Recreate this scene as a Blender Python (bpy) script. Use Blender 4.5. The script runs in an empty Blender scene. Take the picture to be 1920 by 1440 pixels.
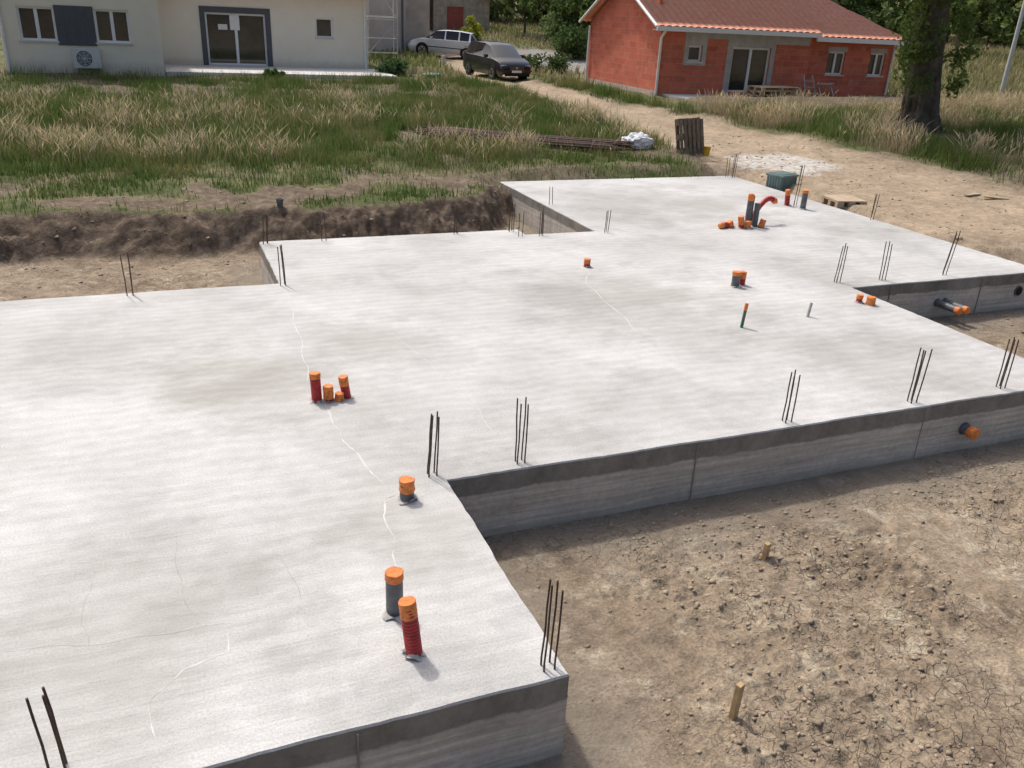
import bpy, bmesh, math, random
import numpy as np
from mathutils import Vector, Matrix, noise as mnoise
R=math.radians
rng=np.random.default_rng(7); random.seed(7)
SC=bpy.context.scene
SC.view_settings.view_transform='Standard'; SC.view_settings.look='None'; SC.view_settings.exposure=0

# ------------------------------------------------------------ noise / maths
_T=np.random.default_rng(3).random((256,256))
def vn(x,y,o=0):
    x=np.asarray(x,float)+o*17.3; y=np.asarray(y,float)+o*31.7
    xi=np.floor(x).astype(int); yi=np.floor(y).astype(int); fx=x-xi; fy=y-yi
    fx=fx*fx*(3-2*fx); fy=fy*fy*(3-2*fy)
    g=lambda i,j:_T[i&255,j&255]
    return (g(xi,yi)*(1-fx)+g(xi+1,yi)*fx)*(1-fy)+(g(xi,yi+1)*(1-fx)+g(xi+1,yi+1)*fx)*fy
def fbm(x,y,n=4,o=0):
    s=0;a=.5;t=0
    for k in range(n):
        s=s+a*vn(x*2**k*1.03,y*2**k*.97,o+k); t+=a; a*=.5
    return s/t
def sst(a,b,x):
    t=np.clip((x-a)/(b-a),0,1); return t*t*(3-2*t)

# ------------------------------------------------------------ materials
def newmat(name):
    m=bpy.data.materials.new(name); m.use_nodes=True
    nt=m.node_tree; return m,nt,nt.nodes['Principled BSDF']
def node(nt,t,**k):
    n=nt.nodes.new(t)
    for a,b in k.items(): setattr(n,a,b)
    return n
def ramp(nt,fac,stops):
    r=node(nt,'ShaderNodeValToRGB'); e=r.color_ramp.elements
    while len(e)<len(stops): e.new(.5)
    for i,(p,c) in enumerate(stops):
        e[i].position=p; e[i].color=(c if isinstance(c,tuple) else (c,c,c))+(1,)
    nt.links.new(fac,r.inputs[0]); return r.outputs[0]
def mixc(nt,fac,a,b,mode='MIX'):
    m=node(nt,'ShaderNodeMix',data_type='RGBA',blend_type=mode)
    for i,v in ((0,fac),(6,a),(7,b)):
        if hasattr(v,'is_output'): nt.links.new(v,m.inputs[i])
        elif i==0: m.inputs[0].default_value=v
        else: m.inputs[i].default_value=tuple(v)+(1,)
    return m.outputs[2]
def noi(nt,co,scale,det=4,rough=.55):
    n=node(nt,'ShaderNodeTexNoise'); n.inputs['Scale'].default_value=scale; n.inputs['Detail'].default_value=det; n.inputs['Roughness'].default_value=rough
    nt.links.new(co,n.inputs['Vector']); return n.outputs['Fac']
def mapping(nt,co,scale=(1,1,1),rot=(0,0,0),loc=(0,0,0)):
    m=node(nt,'ShaderNodeMapping'); m.inputs['Scale'].default_value=scale; m.inputs['Rotation'].default_value=rot; m.inputs['Location'].default_value=loc
    nt.links.new(co,m.inputs['Vector']); return m.outputs[0]
def math_(nt,op,a,b=None):
    m=node(nt,'ShaderNodeMath',operation=op)
    for i,v in ((0,a),(1,b)):
        if v is None: continue
        if hasattr(v,'is_output'): nt.links.new(v,m.inputs[i])
        else: m.inputs[i].default_value=v
    return m.outputs[0]
def bump(nt,bs,h,st=.5,dist=.02,prev=None):
    b=node(nt,'ShaderNodeBump'); b.inputs['Strength'].default_value=st; b.inputs['Distance'].default_value=dist
    nt.links.new(h,b.inputs['Height'])
    if prev: nt.links.new(prev,b.inputs['Normal'])
    nt.links.new(b.outputs[0],bs.inputs['Normal']); return b.outputs[0]
def simple(name,c,rough=.6,var=.18,scale=6,metal=0,bst=0,bd=.005,spec=None):
    m,nt,bs=newmat(name)
    geo=node(nt,'ShaderNodeTexCoord').outputs['Object']
    n=noi(nt,geo,scale,4,.6)
    lo=tuple(max(0,x*(1-var)) for x in c); hi=tuple(min(1,x*(1+var)) for x in c)
    nt.links.new(ramp(nt,n,[(.3,lo),(.7,hi)]),bs.inputs['Base Color'])
    bs.inputs['Roughness'].default_value=rough; bs.inputs['Metallic'].default_value=metal
    if spec is not None: bs.inputs['Specular IOR Level'].default_value=spec
    if bst: bump(nt,bs,noi(nt,geo,scale*8,3),bst,bd)
    return m
def foliage(name,trans=.3):
    m,nt,bs=newmat(name); nt.nodes.remove(bs)
    a=node(nt,'ShaderNodeAttribute',attribute_name='col').outputs['Color']
    d=node(nt,'ShaderNodeBsdfDiffuse'); nt.links.new(a,d.inputs['Color'])
    if trans==0: nt.links.new(d.outputs[0],nt.nodes['Material Output'].inputs['Surface']); return m
    t=node(nt,'ShaderNodeBsdfTranslucent'); nt.links.new(a,t.inputs['Color'])
    mx=node(nt,'ShaderNodeMixShader'); mx.inputs[0].default_value=trans
    nt.links.new(d.outputs[0],mx.inputs[1]); nt.links.new(t.outputs[0],mx.inputs[2])
    nt.links.new(mx.outputs[0],nt.nodes['Material Output'].inputs['Surface']); return m

# ------------------------------------------------------------ mesh helpers
def link(o,parent=None):
    SC.collection.objects.link(o)
    if parent: o.parent=parent
    return o
def qmesh(name,V,F,mats,col=None,smooth=False,parent=None,attrs=None):
    V=np.asarray(V,np.float32); F=np.asarray(F,np.int32)
    me=bpy.data.meshes.new(name); me.vertices.add(len(V)); me.vertices.foreach_set('co',V.ravel())
    k=F.shape[1]; me.loops.add(F.size); me.loops.foreach_set('vertex_index',F.ravel())
    me.polygons.add(len(F)); me.polygons.foreach_set('loop_start',np.arange(len(F),dtype=np.int32)*k)
    me.update(calc_edges=True)
    if smooth: me.polygons.foreach_set('use_smooth',np.ones(len(F),bool))
    at=dict(attrs or {})
    if col is not None: at['col']=col
    for nme,c in at.items():
        ca=me.color_attributes.new(nme,'FLOAT_COLOR','POINT')
        c=np.asarray(c,np.float32)
        if c.shape[1]==3: c=np.concatenate([c,np.ones((len(c),1),np.float32)],1)
        ca.data.foreach_set('color',c.ravel())
    me.validate()
    for m in (mats if isinstance(mats,list) else [mats]): me.materials.append(m)
    return link(bpy.data.objects.new(name,me),parent)
class MB:
    def __init__(s): s.v=[];s.f=[];s.m=[];s.sm=[]
    def add(s,vs,fs,mi=0,smooth=False):
        b=len(s.v); s.v+= [tuple(v) for v in vs]
        for f in fs: s.f.append([b+i for i in f]); s.m.append(mi); s.sm.append(smooth)
    def box(s,x0,x1,y0,y1,z0,z1,mi=0,M=None):
        vs=[(x,y,z) for z in (z0,z1) for y in (y0,y1) for x in (x0,x1)]
        if M is not None: vs=[M@Vector(v) for v in vs]
        s.add(vs,[(0,2,3,1),(4,5,7,6),(0,1,5,4),(2,6,7,3),(0,4,6,2),(1,3,7,5)],mi)
    def tube(s,pts,rad,n=8,mi=0,caps=True,smooth=True):
        pts=[Vector(p) for p in pts]
        if not hasattr(rad,'__len__'): rad=[rad]*len(pts)
        rings=[];up=None
        for i,p in enumerate(pts):
            d=(pts[min(i+1,len(pts)-1)]-pts[max(i-1,0)]).normalized()
            if up is None: up=Vector((1,0,0)) if abs(d.x)<.9 else Vector((0,1,0))
            a=(up-d*up.dot(d)).normalized(); b=d.cross(a); up=a
            rings.append([p+(a*math.cos(2*math.pi*k/n)+b*math.sin(2*math.pi*k/n))*rad[i] for k in range(n)])
        vs=[v for r in rings for v in r]; fs=[]
        for i in range(len(pts)-1):
            for k in range(n): fs.append((i*n+k,i*n+(k+1)%n,(i+1)*n+(k+1)%n,(i+1)*n+k))
        s.add(vs,fs,mi,smooth)
        if caps:
            s.add(rings[0],[tuple(range(n))[::-1]],mi); s.add(rings[-1],[tuple(range(n))],mi)
    def obj(s,name,mats,parent=None,bevel=0):
        me=bpy.data.meshes.new(name); me.from_pydata(s.v,[],s.f)
        me.polygons.foreach_set('material_index',s.m); me.polygons.foreach_set('use_smooth',s.sm)
        for m in (mats if isinstance(mats,list) else [mats]): me.materials.append(m)
        me.update(); o=link(bpy.data.objects.new(name,me),parent)
        if bevel:
            b=o.modifiers.new('b','BEVEL'); b.width=bevel; b.segments=2; b.limit_method='ANGLE'
        return o
def empty(name,loc,rz=0):
    e=bpy.data.objects.new(name,None); e.location=loc; e.rotation_euler=(0,0,rz); e.empty_display_size=.3
    return link(e)

# ------------------------------------------------------------ terrain
ROAD=[(18,62,1.3),(15.2,46,1.3),(13.2,37,1.3),(11.9,30,1.1),(12.0,24,1.1),(12.4,18.5,1.6),(12.8,14,2.2),(12.9,10,2.2),(12.7,6,2.6),(12,2,3)]
def segd(X,Y,a,b):
    dx,dy=b[0]-a[0],b[1]-a[1]; t=np.clip(((X-a[0])*dx+(Y-a[1])*dy)/(dx*dx+dy*dy),0,1)
    return np.hypot(X-a[0]-t*dx,Y-a[1]-t*dy),t
def roadd(X,Y):
    best=np.full(np.shape(X),1e9)
    for a,b in zip(ROAD[:-1],ROAD[1:]):
        d,t=segd(X,Y,a,b); best=np.minimum(best,d-(a[2]+(b[2]-a[2])*t))
    return best
def slabd(X,Y):
    o=np.full(np.shape(X),1e9)
    for x0,x1,y0,y1 in ((4.64,10.22,3.24,11.12),(-.51,6.62,0,7.16),(-30,0,-2.08,5.1)):
        dx=np.maximum(x0-X,X-x1); dy=np.maximum(y0-Y,Y-y1)
        o=np.minimum(o,np.hypot(np.maximum(dx,0),np.maximum(dy,0))+np.minimum(np.maximum(dx,dy),0))
    return o
def bankt(X,Y):
    yb=np.interp(X,[-20,2.5,3.6,4.4,5.5,9.8,10.6,12,25],[8.95,8.9,9.4,10.2,10.5,8,4.6,4.1,3.6])
    yb=yb+(fbm(X*.9,X*0+1.5,3,5)-.5)*.6+(fbm(X*2.2,Y*2.2,3,6)-.5)*.5
    w=np.interp(X,[3,10],[.46,1.1])
    return sst(-1,1,(Y-yb)/w)
def terr(X,Y,detail=True):
    X=np.asarray(X,float);Y=np.asarray(Y,float)
    D=np.hypot(X+1.65,Y+5.1)
    zf=np.interp(D,[0,12,15,20,25,35,42,52,65,100,250,600],[-.15,-.08,.05,.13,.3,.6,.62,.78,1.75,2.8,9,25])
    t=bankt(X,Y)
    zf=zf+.28*np.exp(-((Y-21.3+.02*(X-20))/1.0)**2)*sst(14.5,16.5,X)*(1-sst(27,31,X))
    zf=zf+(fbm(X*.35,Y*.35,3,2)-.5)*.22*sst(9,12,Y)*(1-sst(28,40,D)*.7)
    rd=roadd(X,Y); rm=1-sst(-.5,.5,rd)
    zf=zf-.07*rm-.05*rm*np.exp(-((rd+.55)/.22)**2)*sst(13,15,Y)
    z=-.55+(zf+.55)*t
    d=slabd(X,Y)
    z=np.minimum(z,-.13+np.maximum(0,d-.15)*.55)
    z=np.where(d<-.1,-.6,z)
    if detail:
        z=z+(fbm(X*1.6,Y*1.6,3,9)-.5)*.07*sst(.1,.8,d)
        ex=(1-t)*sst(.15,.7,d)
        pat=sst(.42,.60,fbm(X*.8+3,Y*.8,3,12))
        n7=fbm(X*9+Y*2,Y*12,3,30); n8=vn(X*17,Y*19,33)
        z=z+ex*((fbm(X*3,Y*3,3,20)-.5)*.07+(.2+.8*pat)*(np.abs(n7-.5)*.15+np.maximum(0,n8-.55)*.035)*sst(.2,.9,d)-.01*pat)
        z=z+t*(fbm(X*4,Y*4,3,40)-.5)*.07*(1-rm*.3)
        bk=4*t*(1-t); z=z+bk*((fbm(X*3.5,Y*4,4,50)-.5)*.22+np.abs(fbm(X*6,Y*6,3,52)-.5)*.3)
    return z
def th(x,y): return float(terr(np.array([x]),np.array([y]))[0])
STK=((4.5,16.55),(8.9,13.35))
def gravd(X,Y):
    return sst(1,.7,np.hypot((X-19.5)/3.4,(Y-41)/8.5)+ (fbm(X*.5,Y*.5,2,70)-.5)*.3)
def grassd(X,Y):
    t=bankt(X,Y); rd=roadd(X,Y)
    g=sst(.9,1,t)*sst(-.15,.6,rd+ (fbm(X*1.2,Y*1.2,2,60)-.5)*.9)
    n=fbm(X*.75,Y*1.05,4,61)
    near=sst(13.4,10.5,Y)*(X<12)
    g=g*(1-near*(1-sst(.42,.52,n)))
    g=g*(1-(1-sst(.28,.40,fbm(X*.5,Y*.6,3,62)))*.7)
    hb=sst(21,24,Y)*(X<9)*(1-sst(30,33,Y)); g=g*(1-hb*.8*(1-sst(.5,.62,n)))
    e=sst(9.2,10.2,X)*(1-sst(13.6,14.6,Y))*(X<14.5); g=g*(1-e)
    b=np.exp(-((Y-21.3)/1.6)**2)*sst(14.5,16,X)*(1-sst(25,30,X)); g=g*(1-b*.9)
    ds,_=segd(X,Y,*STK); g=g*sst(.55,1.0,ds+(fbm(X*2,Y*2,2,63)-.5)*.5)
    g=g*(1-gravd(X,Y))
    for x0,x1,y0,y1 in ((-6.4,7.2,29,40),(15.5,27,22.4,31)):
        g=g*np.where((X>x0)&(X<x1)&(Y>y0)&(Y<y1),0,1)
    g=g*np.where((Y<8.8)&(X<13),0,1)
    return g

def lines(segs):
    o=[]
    for a,b,s in segs: o+=list(np.arange(a,b-1e-6,s))
    return o
def growth(a,b,s,g):
    o=[];x=a
    while abs(x-a)<abs(b-a): o.append(x); x+=s*(1 if b>a else -1); s*=g
    o.append(b); return o
xs=growth(-12,-500,.5,1.35)[::-1][:-1]+lines([(-12,-1,.09),(-1,0,.06),(0,4.5,.022),(4.5,7.5,.04),(7.5,16,.085),(16,40,.33)])+growth(40,700,.8,1.25)
ys=growth(-6,-200,.5,1.5)[::-1][:-1]+lines([(-6,-3.6,.12),(-3.6,.1,.022),(.1,8,.09),(8,10.5,.06),(10.5,16,.085),(16,34,.22)])+growth(34,800,.6,1.08)
xs=np.array(xs);ys=np.array(ys)
X,Y=np.meshgrid(xs,ys); nx,ny=len(xs),len(ys)
Z=terr(X,Y)
V=np.stack([X,Y,Z],-1).reshape(-1,3)
I=np.arange(nx*ny).reshape(ny,nx)
F=np.stack([I[:-1,:-1],I[:-1,1:],I[1:,1:],I[1:,:-1]],-1).reshape(-1,4)
T=bankt(X,Y); RD=roadd(X,Y)
mg=grassd(X,Y)
mr=(1-sst(-.6,.5,RD+(fbm(X*1.5,Y*1.5,3,80)-.5)*.8))*T
mr=np.maximum(mr,(X>10)*(X<15)*(Y<12)*sst(2,4.5,Y)*.8)
msoil=np.clip(4*T*(1-T)*2.6,0,1)*(X<4.6)
msoil=np.maximum(msoil,.75*T*(1-mg)*(X<10.5)*(1-mr))
msoil=np.maximum(msoil,.8*np.exp(-((Y-21.3)/1.3)**2)*sst(14.5,16,X)*(1-sst(27,31,X)))
wp=np.exp(-(((X-12.1)/1.3)**2+((Y-11.9)/1.5)**2)*.9)
mw=sst(.42,.62,wp*.75+fbm(X*1.8,Y*1.8,4,90)*.35)
mgr=gravd(X,Y)
A1=np.stack([mg,mr,mw,np.ones_like(mg)],-1).reshape(-1,4)
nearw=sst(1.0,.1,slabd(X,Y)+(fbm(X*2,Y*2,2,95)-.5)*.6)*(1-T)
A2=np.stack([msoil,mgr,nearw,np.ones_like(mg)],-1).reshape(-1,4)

gm,nt,bs=newmat('ground_mat')
co=node(nt,'ShaderNodeTexCoord').outputs['Object']
a1=node(nt,'ShaderNodeSeparateColor'); nt.links.new(node(nt,'ShaderNodeAttribute',attribute_name='m1').outputs['Color'],a1.inputs[0])
a2=node(nt,'ShaderNodeSeparateColor'); nt.links.new(node(nt,'ShaderNodeAttribute',attribute_name='m2').outputs['Color'],a2.inputs[0])
n1=noi(nt,co,1.1,5,.62); n2=noi(nt,co,7,5,.65); n3=noi(nt,co,40,3,.7); n4=noi(nt,mapping(nt,co,loc=(7,3,1)),3.4,6,.75)
dirt=ramp(nt,n1,[(.3,(.205,.155,.108)),(.5,(.29,.228,.162)),(.72,(.36,.29,.21))])
pale=ramp(nt,n4,[(.54,0.0),(.66,1.0)])
dirt=mixc(nt,math_(nt,'MULTIPLY',pale,.62),dirt,(.50,.445,.335))
dirt=mixc(nt,.75,dirt,ramp(nt,n2,[(.32,.58),(.68,1.28)]),'MULTIPLY')
dirt=mixc(nt,.6,dirt,ramp(nt,n3,[(.33,.5),(.65,1.35)]),'MULTIPLY')
vo=node(nt,'ShaderNodeTexVoronoi',feature='DISTANCE_TO_EDGE'); vo.inputs['Scale'].default_value=11
wv=node(nt,'ShaderNodeVectorMath',operation='ADD'); nt.links.new(co,wv.inputs[0])
nz=node(nt,'ShaderNodeTexNoise'); nz.inputs['Scale'].default_value=5; nt.links.new(co,nz.inputs['Vector'])
sc=node(nt,'ShaderNodeVectorMath',operation='SCALE'); sc.inputs['Scale'].default_value=.25; nt.links.new(nz.outputs['Color'],sc.inputs[0]); nt.links.new(sc.outputs[0],wv.inputs[1])
nt.links.new(wv.outputs[0],vo.inputs['Vector'])
crk=ramp(nt,vo.outputs['Distance'],[(.0,0.0),(.03,1.0)])
cm=ramp(nt,noi(nt,co,.9,3),[(.45,1.0),(.54,0.0)])
crkm=math_(nt,'MAXIMUM',crk,cm)
dirt=mixc(nt,.5,dirt,crkm,'MULTIPLY')
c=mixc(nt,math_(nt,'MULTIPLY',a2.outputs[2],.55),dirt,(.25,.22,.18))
rc=ramp(nt,n2,[(.3,(.33,.25,.17)),(.7,(.50,.40,.29))])
rc=mixc(nt,.5,rc,ramp(nt,n3,[(.3,.6),(.7,1.25)]),'MULTIPLY')
rc=mixc(nt,.6,rc,ramp(nt,n1,[(.35,.72),(.65,1.15)]),'MULTIPLY')
c=mixc(nt,a1.outputs[1],c,rc)
sc_=ramp(nt,n2,[(.3,(.070,.050,.036)),(.52,(.14,.104,.075)),(.75,(.27,.21,.155))])
c=mixc(nt,a2.outputs[0],c,sc_)
gc=ramp(nt,n1,[(.35,(.06,.085,.026)),(.5,(.10,.12,.042)),(.68,(.2,.175,.095))])
gf=math_(nt,'MULTIPLY',a1.outputs[0],ramp(nt,n2,[(.28,.3),(.5,1.0)]))
c=mixc(nt,gf,c,gc)
c=mixc(nt,math_(nt,'MULTIPLY',a1.outputs[2],ramp(nt,n2,[(.4,.2),(.6,1.0)])),c,(.62,.61,.58))
c=mixc(nt,a2.outputs[1],c,ramp(nt,n3,[(.3,(.18,.175,.165)),(.7,(.36,.34,.32))]))
nt.links.new(c,bs.inputs['Base Color']); bs.inputs['Roughness'].default_value=.95; bs.inputs['Specular IOR Level'].default_value=.15
hsum=math_(nt,'ADD',math_(nt,'MULTIPLY',n2,1.0),math_(nt,'MULTIPLY',n3,.35)); hsum=math_(nt,'ADD',hsum,math_(nt,'MULTIPLY',crkm,.25))
bump(nt,bs,hsum,.75,.05)
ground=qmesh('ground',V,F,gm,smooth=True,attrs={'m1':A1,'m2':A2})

# ------------------------------------------------------------ clods / stones
def clods(name,n,fn,smin,smax,mat,base_c):
    base=np.array([(1,0,0),(-1,0,0),(0,1,0),(0,-1,0),(0,0,1),(0,0,-1)],float)
    ft=np.array([(0,2,4),(2,1,4),(1,3,4),(3,0,4),(2,0,5),(1,2,5),(3,1,5),(0,3,5)])
    P=fn(n); n=len(P)
    s=smin+(smax-smin)*rng.random(n)**4
    Vv=base[None]*(s[:,None,None])*(1+.6*(rng.random((n,6,3))-.5))*(.6+.8*rng.random((n,1,3)))
    a=rng.random(n)*6.28; ca,sa=np.cos(a),np.sin(a)
    x=Vv[...,0]*ca[:,None]-Vv[...,1]*sa[:,None]+Vv[...,2]*.4; y=Vv[...,0]*sa[:,None]+Vv[...,1]*ca[:,None]
    z=Vv[...,2]*.6
    zz=terr(P[:,0],P[:,1])+s*.1
    VV=np.stack([x+P[:,0:1],y+P[:,1:2],z+zz[:,None]],-1).reshape(-1,3)
    FF=(ft[None]+np.arange(n)[:,None,None]*6).reshape(-1,3)
    sh=(.75+.6*rng.random((n,1)))*np.array([base_c])
    return qmesh(name,VV,FF,mat,col=np.repeat(sh,6,0))
cm_,nt,bs=newmat('clod_mat'); nt.links.new(node(nt,'ShaderNodeAttribute',attribute_name='col').outputs['Color'],bs.inputs['Base Color']); bs.inputs['Roughness'].default_value=.95
def pf(n):
    P=np.stack([rng.uniform(0,8,n),rng.uniform(-3.6,0,n)],1); P=P[(slabd(P[:,0],P[:,1])>.08)]
    k=fbm(P[:,0]*.8+3,P[:,1]*.8,3,12); return P[rng.random(len(P))<sst(.40,.62,k)*.9+.06]
def pf2(n):
    P=np.stack([rng.uniform(-9,17,n),rng.uniform(2,16,n)],1); P=P[(slabd(P[:,0],P[:,1])>.06)]
    return P[rng.random(len(P))<(1-grassd(P[:,0],P[:,1]))*.9]
clods('soil_clods',16000,pf,.003,.024,cm_,[.31,.245,.175])
clods('gravel_stones',9000,pf2,.006,.04,cm_,[.31,.245,.175])

# ------------------------------------------------------------ slab
OUT=[(-14,-2.083),(0,-2.083),(0,0),(6.624,0),(6.624,3.244),(10.217,3.244),(10.217,11.116),(4.64,11.116),(4.64,6.82),(3.42,6.82),(3.42,7.16),(-.513,7.16),(-.513,5.095),(-14,5.095)]
sm,nt,bs=newmat('slab_top_concrete')
co=node(nt,'ShaderNodeTexCoord').outputs['Object']
b1=noi(nt,co,.42,5,.62); b2=noi(nt,mapping(nt,co,(1,1.45,1),(0,0,.7)),1.3,6,.68); b3=noi(nt,co,75,2,.7); b4=noi(nt,co,9,5,.7)
c=ramp(nt,b1,[(.36,(.435,.428,.405)),(.47,(.52,.514,.494)),(.6,(.60,.595,.576))])
c=mixc(nt,.55,c,ramp(nt,b2,[(.32,.76),(.46,.97),(.49,1.03),(.68,1.10)]),'MULTIPLY')
c=mixc(nt,.55,c,ramp(nt,b4,[(.3,.84),(.7,1.08)]),'MULTIPLY')
c=mixc(nt,.5,c,ramp(nt,b3,[(.33,.66),(.6,1.08)]),'MULTIPLY')
# pour / laitance tide marks: patches with fairly crisp edges
b5=noi(nt,mapping(nt,co,(1,1,1),(0,0,.2),(9,4,0)),.8,6,.6)
c=mixc(nt,.55,c,ramp(nt,b5,[(.40,.86),(.445,.95),(.455,1.02),(.56,1.0)]),'MULTIPLY')
bx=math_(nt,'MULTIPLY',math_(nt,'SUBTRACT',b2,.5),2.6)
for (sx,sy,sr,st) in ((-1.25,2.25,1.0,.8),(.1,2.9,.8,.5),(3.6,3.5,1.5,.5),(-2.2,-1.2,1.2,.45),(-.3,-.55,.9,.5),(7.4,8.4,1.9,.5),(5.0,1.0,1.3,.4)):
    dd=node(nt,'ShaderNodeVectorMath',operation='DISTANCE'); dd.inputs[1].default_value=(sx,sy,0)
    nt.links.new(co,dd.inputs[0])
    q=math_(nt,'DIVIDE',dd.outputs['Value'],sr); q=math_(nt,'ADD',q,bx)
    c=mixc(nt,math_(nt,'MULTIPLY',ramp(nt,q,[(.1,1.0),(1.0,0.0)]),st),c,(.345,.33,.295))
wvt=node(nt,'ShaderNodeTexWave',wave_type='RINGS'); wvt.inputs['Scale'].default_value=2.2; wvt.inputs['Distortion'].default_value=7; wvt.inputs['Detail'].default_value=3; wvt.inputs['Detail Scale'].default_value=.7
nt.links.new(mapping(nt,co,(1,1,1),loc=(2.5,3,0)),wvt.inputs['Vector'])
c=mixc(nt,.28,c,ramp(nt,wvt.outputs['Fac'],[(.2,.84),(.8,1.06)]),'MULTIPLY')
nt.links.new(c,bs.inputs['Base Color'])
nt.links.new(ramp(nt,b4,[(.3,.6),(.7,.85)]),bs.inputs['Roughness']); bs.inputs['Specular IOR Level'].default_value=.3
brm=noi(nt,mapping(nt,co,(2.2,38,1),(0,0,.2)),1,3)
hs2=math_(nt,'ADD',math_(nt,'MULTIPLY',b4,.55),math_(nt,'MULTIPLY',b3,.25)); hs2=math_(nt,'ADD',hs2,math_(nt,'MULTIPLY',brm,.55))
bump(nt,bs,hs2,.8,.011)
wm,nt,bs=newmat('slab_side_concrete')
co=node(nt,'ShaderNodeTexCoord').outputs['Object']
sp=node(nt,'ShaderNodeSeparateXYZ'); nt.links.new(co,sp.inputs[0])
wn=noi(nt,mapping(nt,co,(1,1,.6)),3,5,.7)
zz=math_(nt,'ADD',sp.outputs[2],math_(nt,'MULTIPLY',math_(nt,'SUBTRACT',wn,.5),.10))
band=ramp(nt,math_(nt,'ADD',zz,.6),[(.425,0.0),(.445,1.0)])
hs=noi(nt,mapping(nt,co,(.5,.5,16)),2,5,.6)
low=ramp(nt,hs,[(.35,(.43,.385,.33)),(.65,(.63,.575,.51))])
topc=ramp(nt,wn,[(.3,(.18,.165,.14)),(.7,(.32,.293,.255))])
c=mixc(nt,band,low,topc)
n18=noi(nt,co,18,5,.7)
c=mixc(nt,.6,c,ramp(nt,n18,[(.3,.7),(.7,1.15)]),'MULTIPLY')
c=mixc(nt,.6,c,ramp(nt,noi(nt,co,1.3,4,.6),[(.3,.7),(.7,1.15)]),'MULTIPLY')
foot=ramp(nt,math_(nt,'ADD',zz,.6),[(.05,1.0),(.12,0.0)])
c=mixc(nt,math_(nt,'MULTIPLY',foot,.6),c,(.34,.30,.24))
nt.links.new(c,bs.inputs['Base Color']); bs.inputs['Roughness'].default_value=.9
bump(nt,bs,math_(nt,'ADD',n18,hs),.6,.012)
slab=empty('concrete_slab',(0,0,0))
bm=bmesh.new()
pts=[]
for i,(x,y) in enumerate(OUT):
    x2,y2=OUT[(i+1)%len(OUT)]; L=math.hypot(x2-x,y2-y); n=max(1,int(L/.07))
    nxn,nyn=(y2-y)/L,-(x2-x)/L
    for k in range(n):
        t=k/n; j=0 if k==0 else (random.random()-.5)*.008+(float(vn(x*3+k*.15,y,7))-.5)*.016
        pts.append((x+(x2-x)*t+nxn*j,y+(y2-y)*t+nyn*j))
top=[bm.verts.new((x,y,0)) for x,y in pts]
mid=[bm.verts.new((x,y,-.012)) for x,y in pts]
bot=[bm.verts.new((x,y,-.75)) for x,y in pts]
f=bm.faces.new(top); f.material_index=0
N=len(pts)
for i in range(N):
    a=Vector(pts[(i-1)%N]);b=Vector(pts[(i+1)%N]); d=(b-a).normalized()
    mid[i].co.x+=d.y*.007; mid[i].co.y-=d.x*.007; bot[i].co.x+=d.y*.007; bot[i].co.y-=d.x*.007
for i in range(N):
    j=(i+1)%N
    bm.faces.new((top[i],mid[i],mid[j],top[j])).material_index=0
    bm.faces.new((mid[i],bot[i],bot[j],mid[j])).material_index=1
bmesh.ops.recalc_face_normals(bm,faces=bm.faces)
me=bpy.data.meshes.new('slab_body'); bm.to_mesh(me); bm.free(); me.materials.append(sm); me.materials.append(wm)
link(bpy.data.objects.new('slab_body',me),slab)
mb=MB()
dark=simple('joint_dark',(.28,.25,.215),.9)
for x in (2.13,4.58): mb.box(x,x+.008,-.016,.02,-.56,-.03)
mb.box(-1.1,-1.092,-2.1,-2.06,-.56,-.03)
mb.box(9.0,9.008,3.228,3.26,-.56,-.03)
mb.box(7.3,7.308,3.228,3.26,-.56,-.03)
mb.box(4.624,4.66,8.9,8.908,-.56,-.03)
mb.obj('formwork_joint',dark,slab)
ridge=simple('laitance',(.62,.615,.59),.8,.1,20)
def ribbon(mb,pts,w,h=.0025):
    P=[]
    for a,b in zip(pts[:-1],pts[1:]):
        n=max(2,int(math.dist(a,b)/.03))
        for k in range(n): P.append((a[0]+(b[0]-a[0])*k/n,a[1]+(b[1]-a[1])*k/n))
    P.append(pts[-1]); P=[(x+(float(vn(i*.16,3.,4))-.5)*.05+(float(vn(i*.9,5.,4))-.5)*.008,y+(float(vn(i*.16,9.,6))-.5)*.04) for i,(x,y) in enumerate(P)]
    vs=[];fs=[]
    for i,(x,y) in enumerate(P):
        a=P[max(i-1,0)];b=P[min(i+1,len(P)-1)];L=math.dist(a,b) or 1;px,py=-(b[1]-a[1])/L,(b[0]-a[0])/L
        ww=w*max(.08,1.7*float(vn(i*.5,w*999,8))-.25)*min(1,i/6+.1,(len(P)-1-i)/6+.1)
        vs+=[(x-px*ww,y-py*ww,.0003),(x,y,h),(x+px*ww,y+py*ww,.0003)]
        if i: k=3*i; fs+=[(k-3,k-2,k+1,k),(k-2,k-1,k+2,k+1)]
    mb.add(vs,fs,0,True)
mb=MB()
ribbon(mb,[(-.48,5.0),(-.52,3.9),(-.6,2.6),(-.66,2.0)],.004)
ribbon(mb,[(-.62,1.5),(-.6,.9),(-.5,.35),(-.42,.05)],.006)
ribbon(mb,[(-.42,-.1),(-.5,-.12),(-.55,-.35),(-.56,-.6),(-.62,-.95)],.006)
ribbon(mb,[(3.5,4.75),(3.2,4.3),(3.1,3.4),(2.95,2.4)],.005)
ribbon(mb,[(.35,3.1),(.5,2.2),(.62,1.2),(.6,.55)],.003)
ribbon(mb,[(-1.62,-1.15),(-1.63,-1.38),(-1.85,-1.42),(-2.0,-1.6),(-1.98,-1.95)],.005)
mb.obj('surface_ridge',ridge,slab)
mb=MB()
ribbon(mb,[(-2.7,-1.0),(-2.2,-1.10),(-1.62,-1.13)],.0025,.001)
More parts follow.
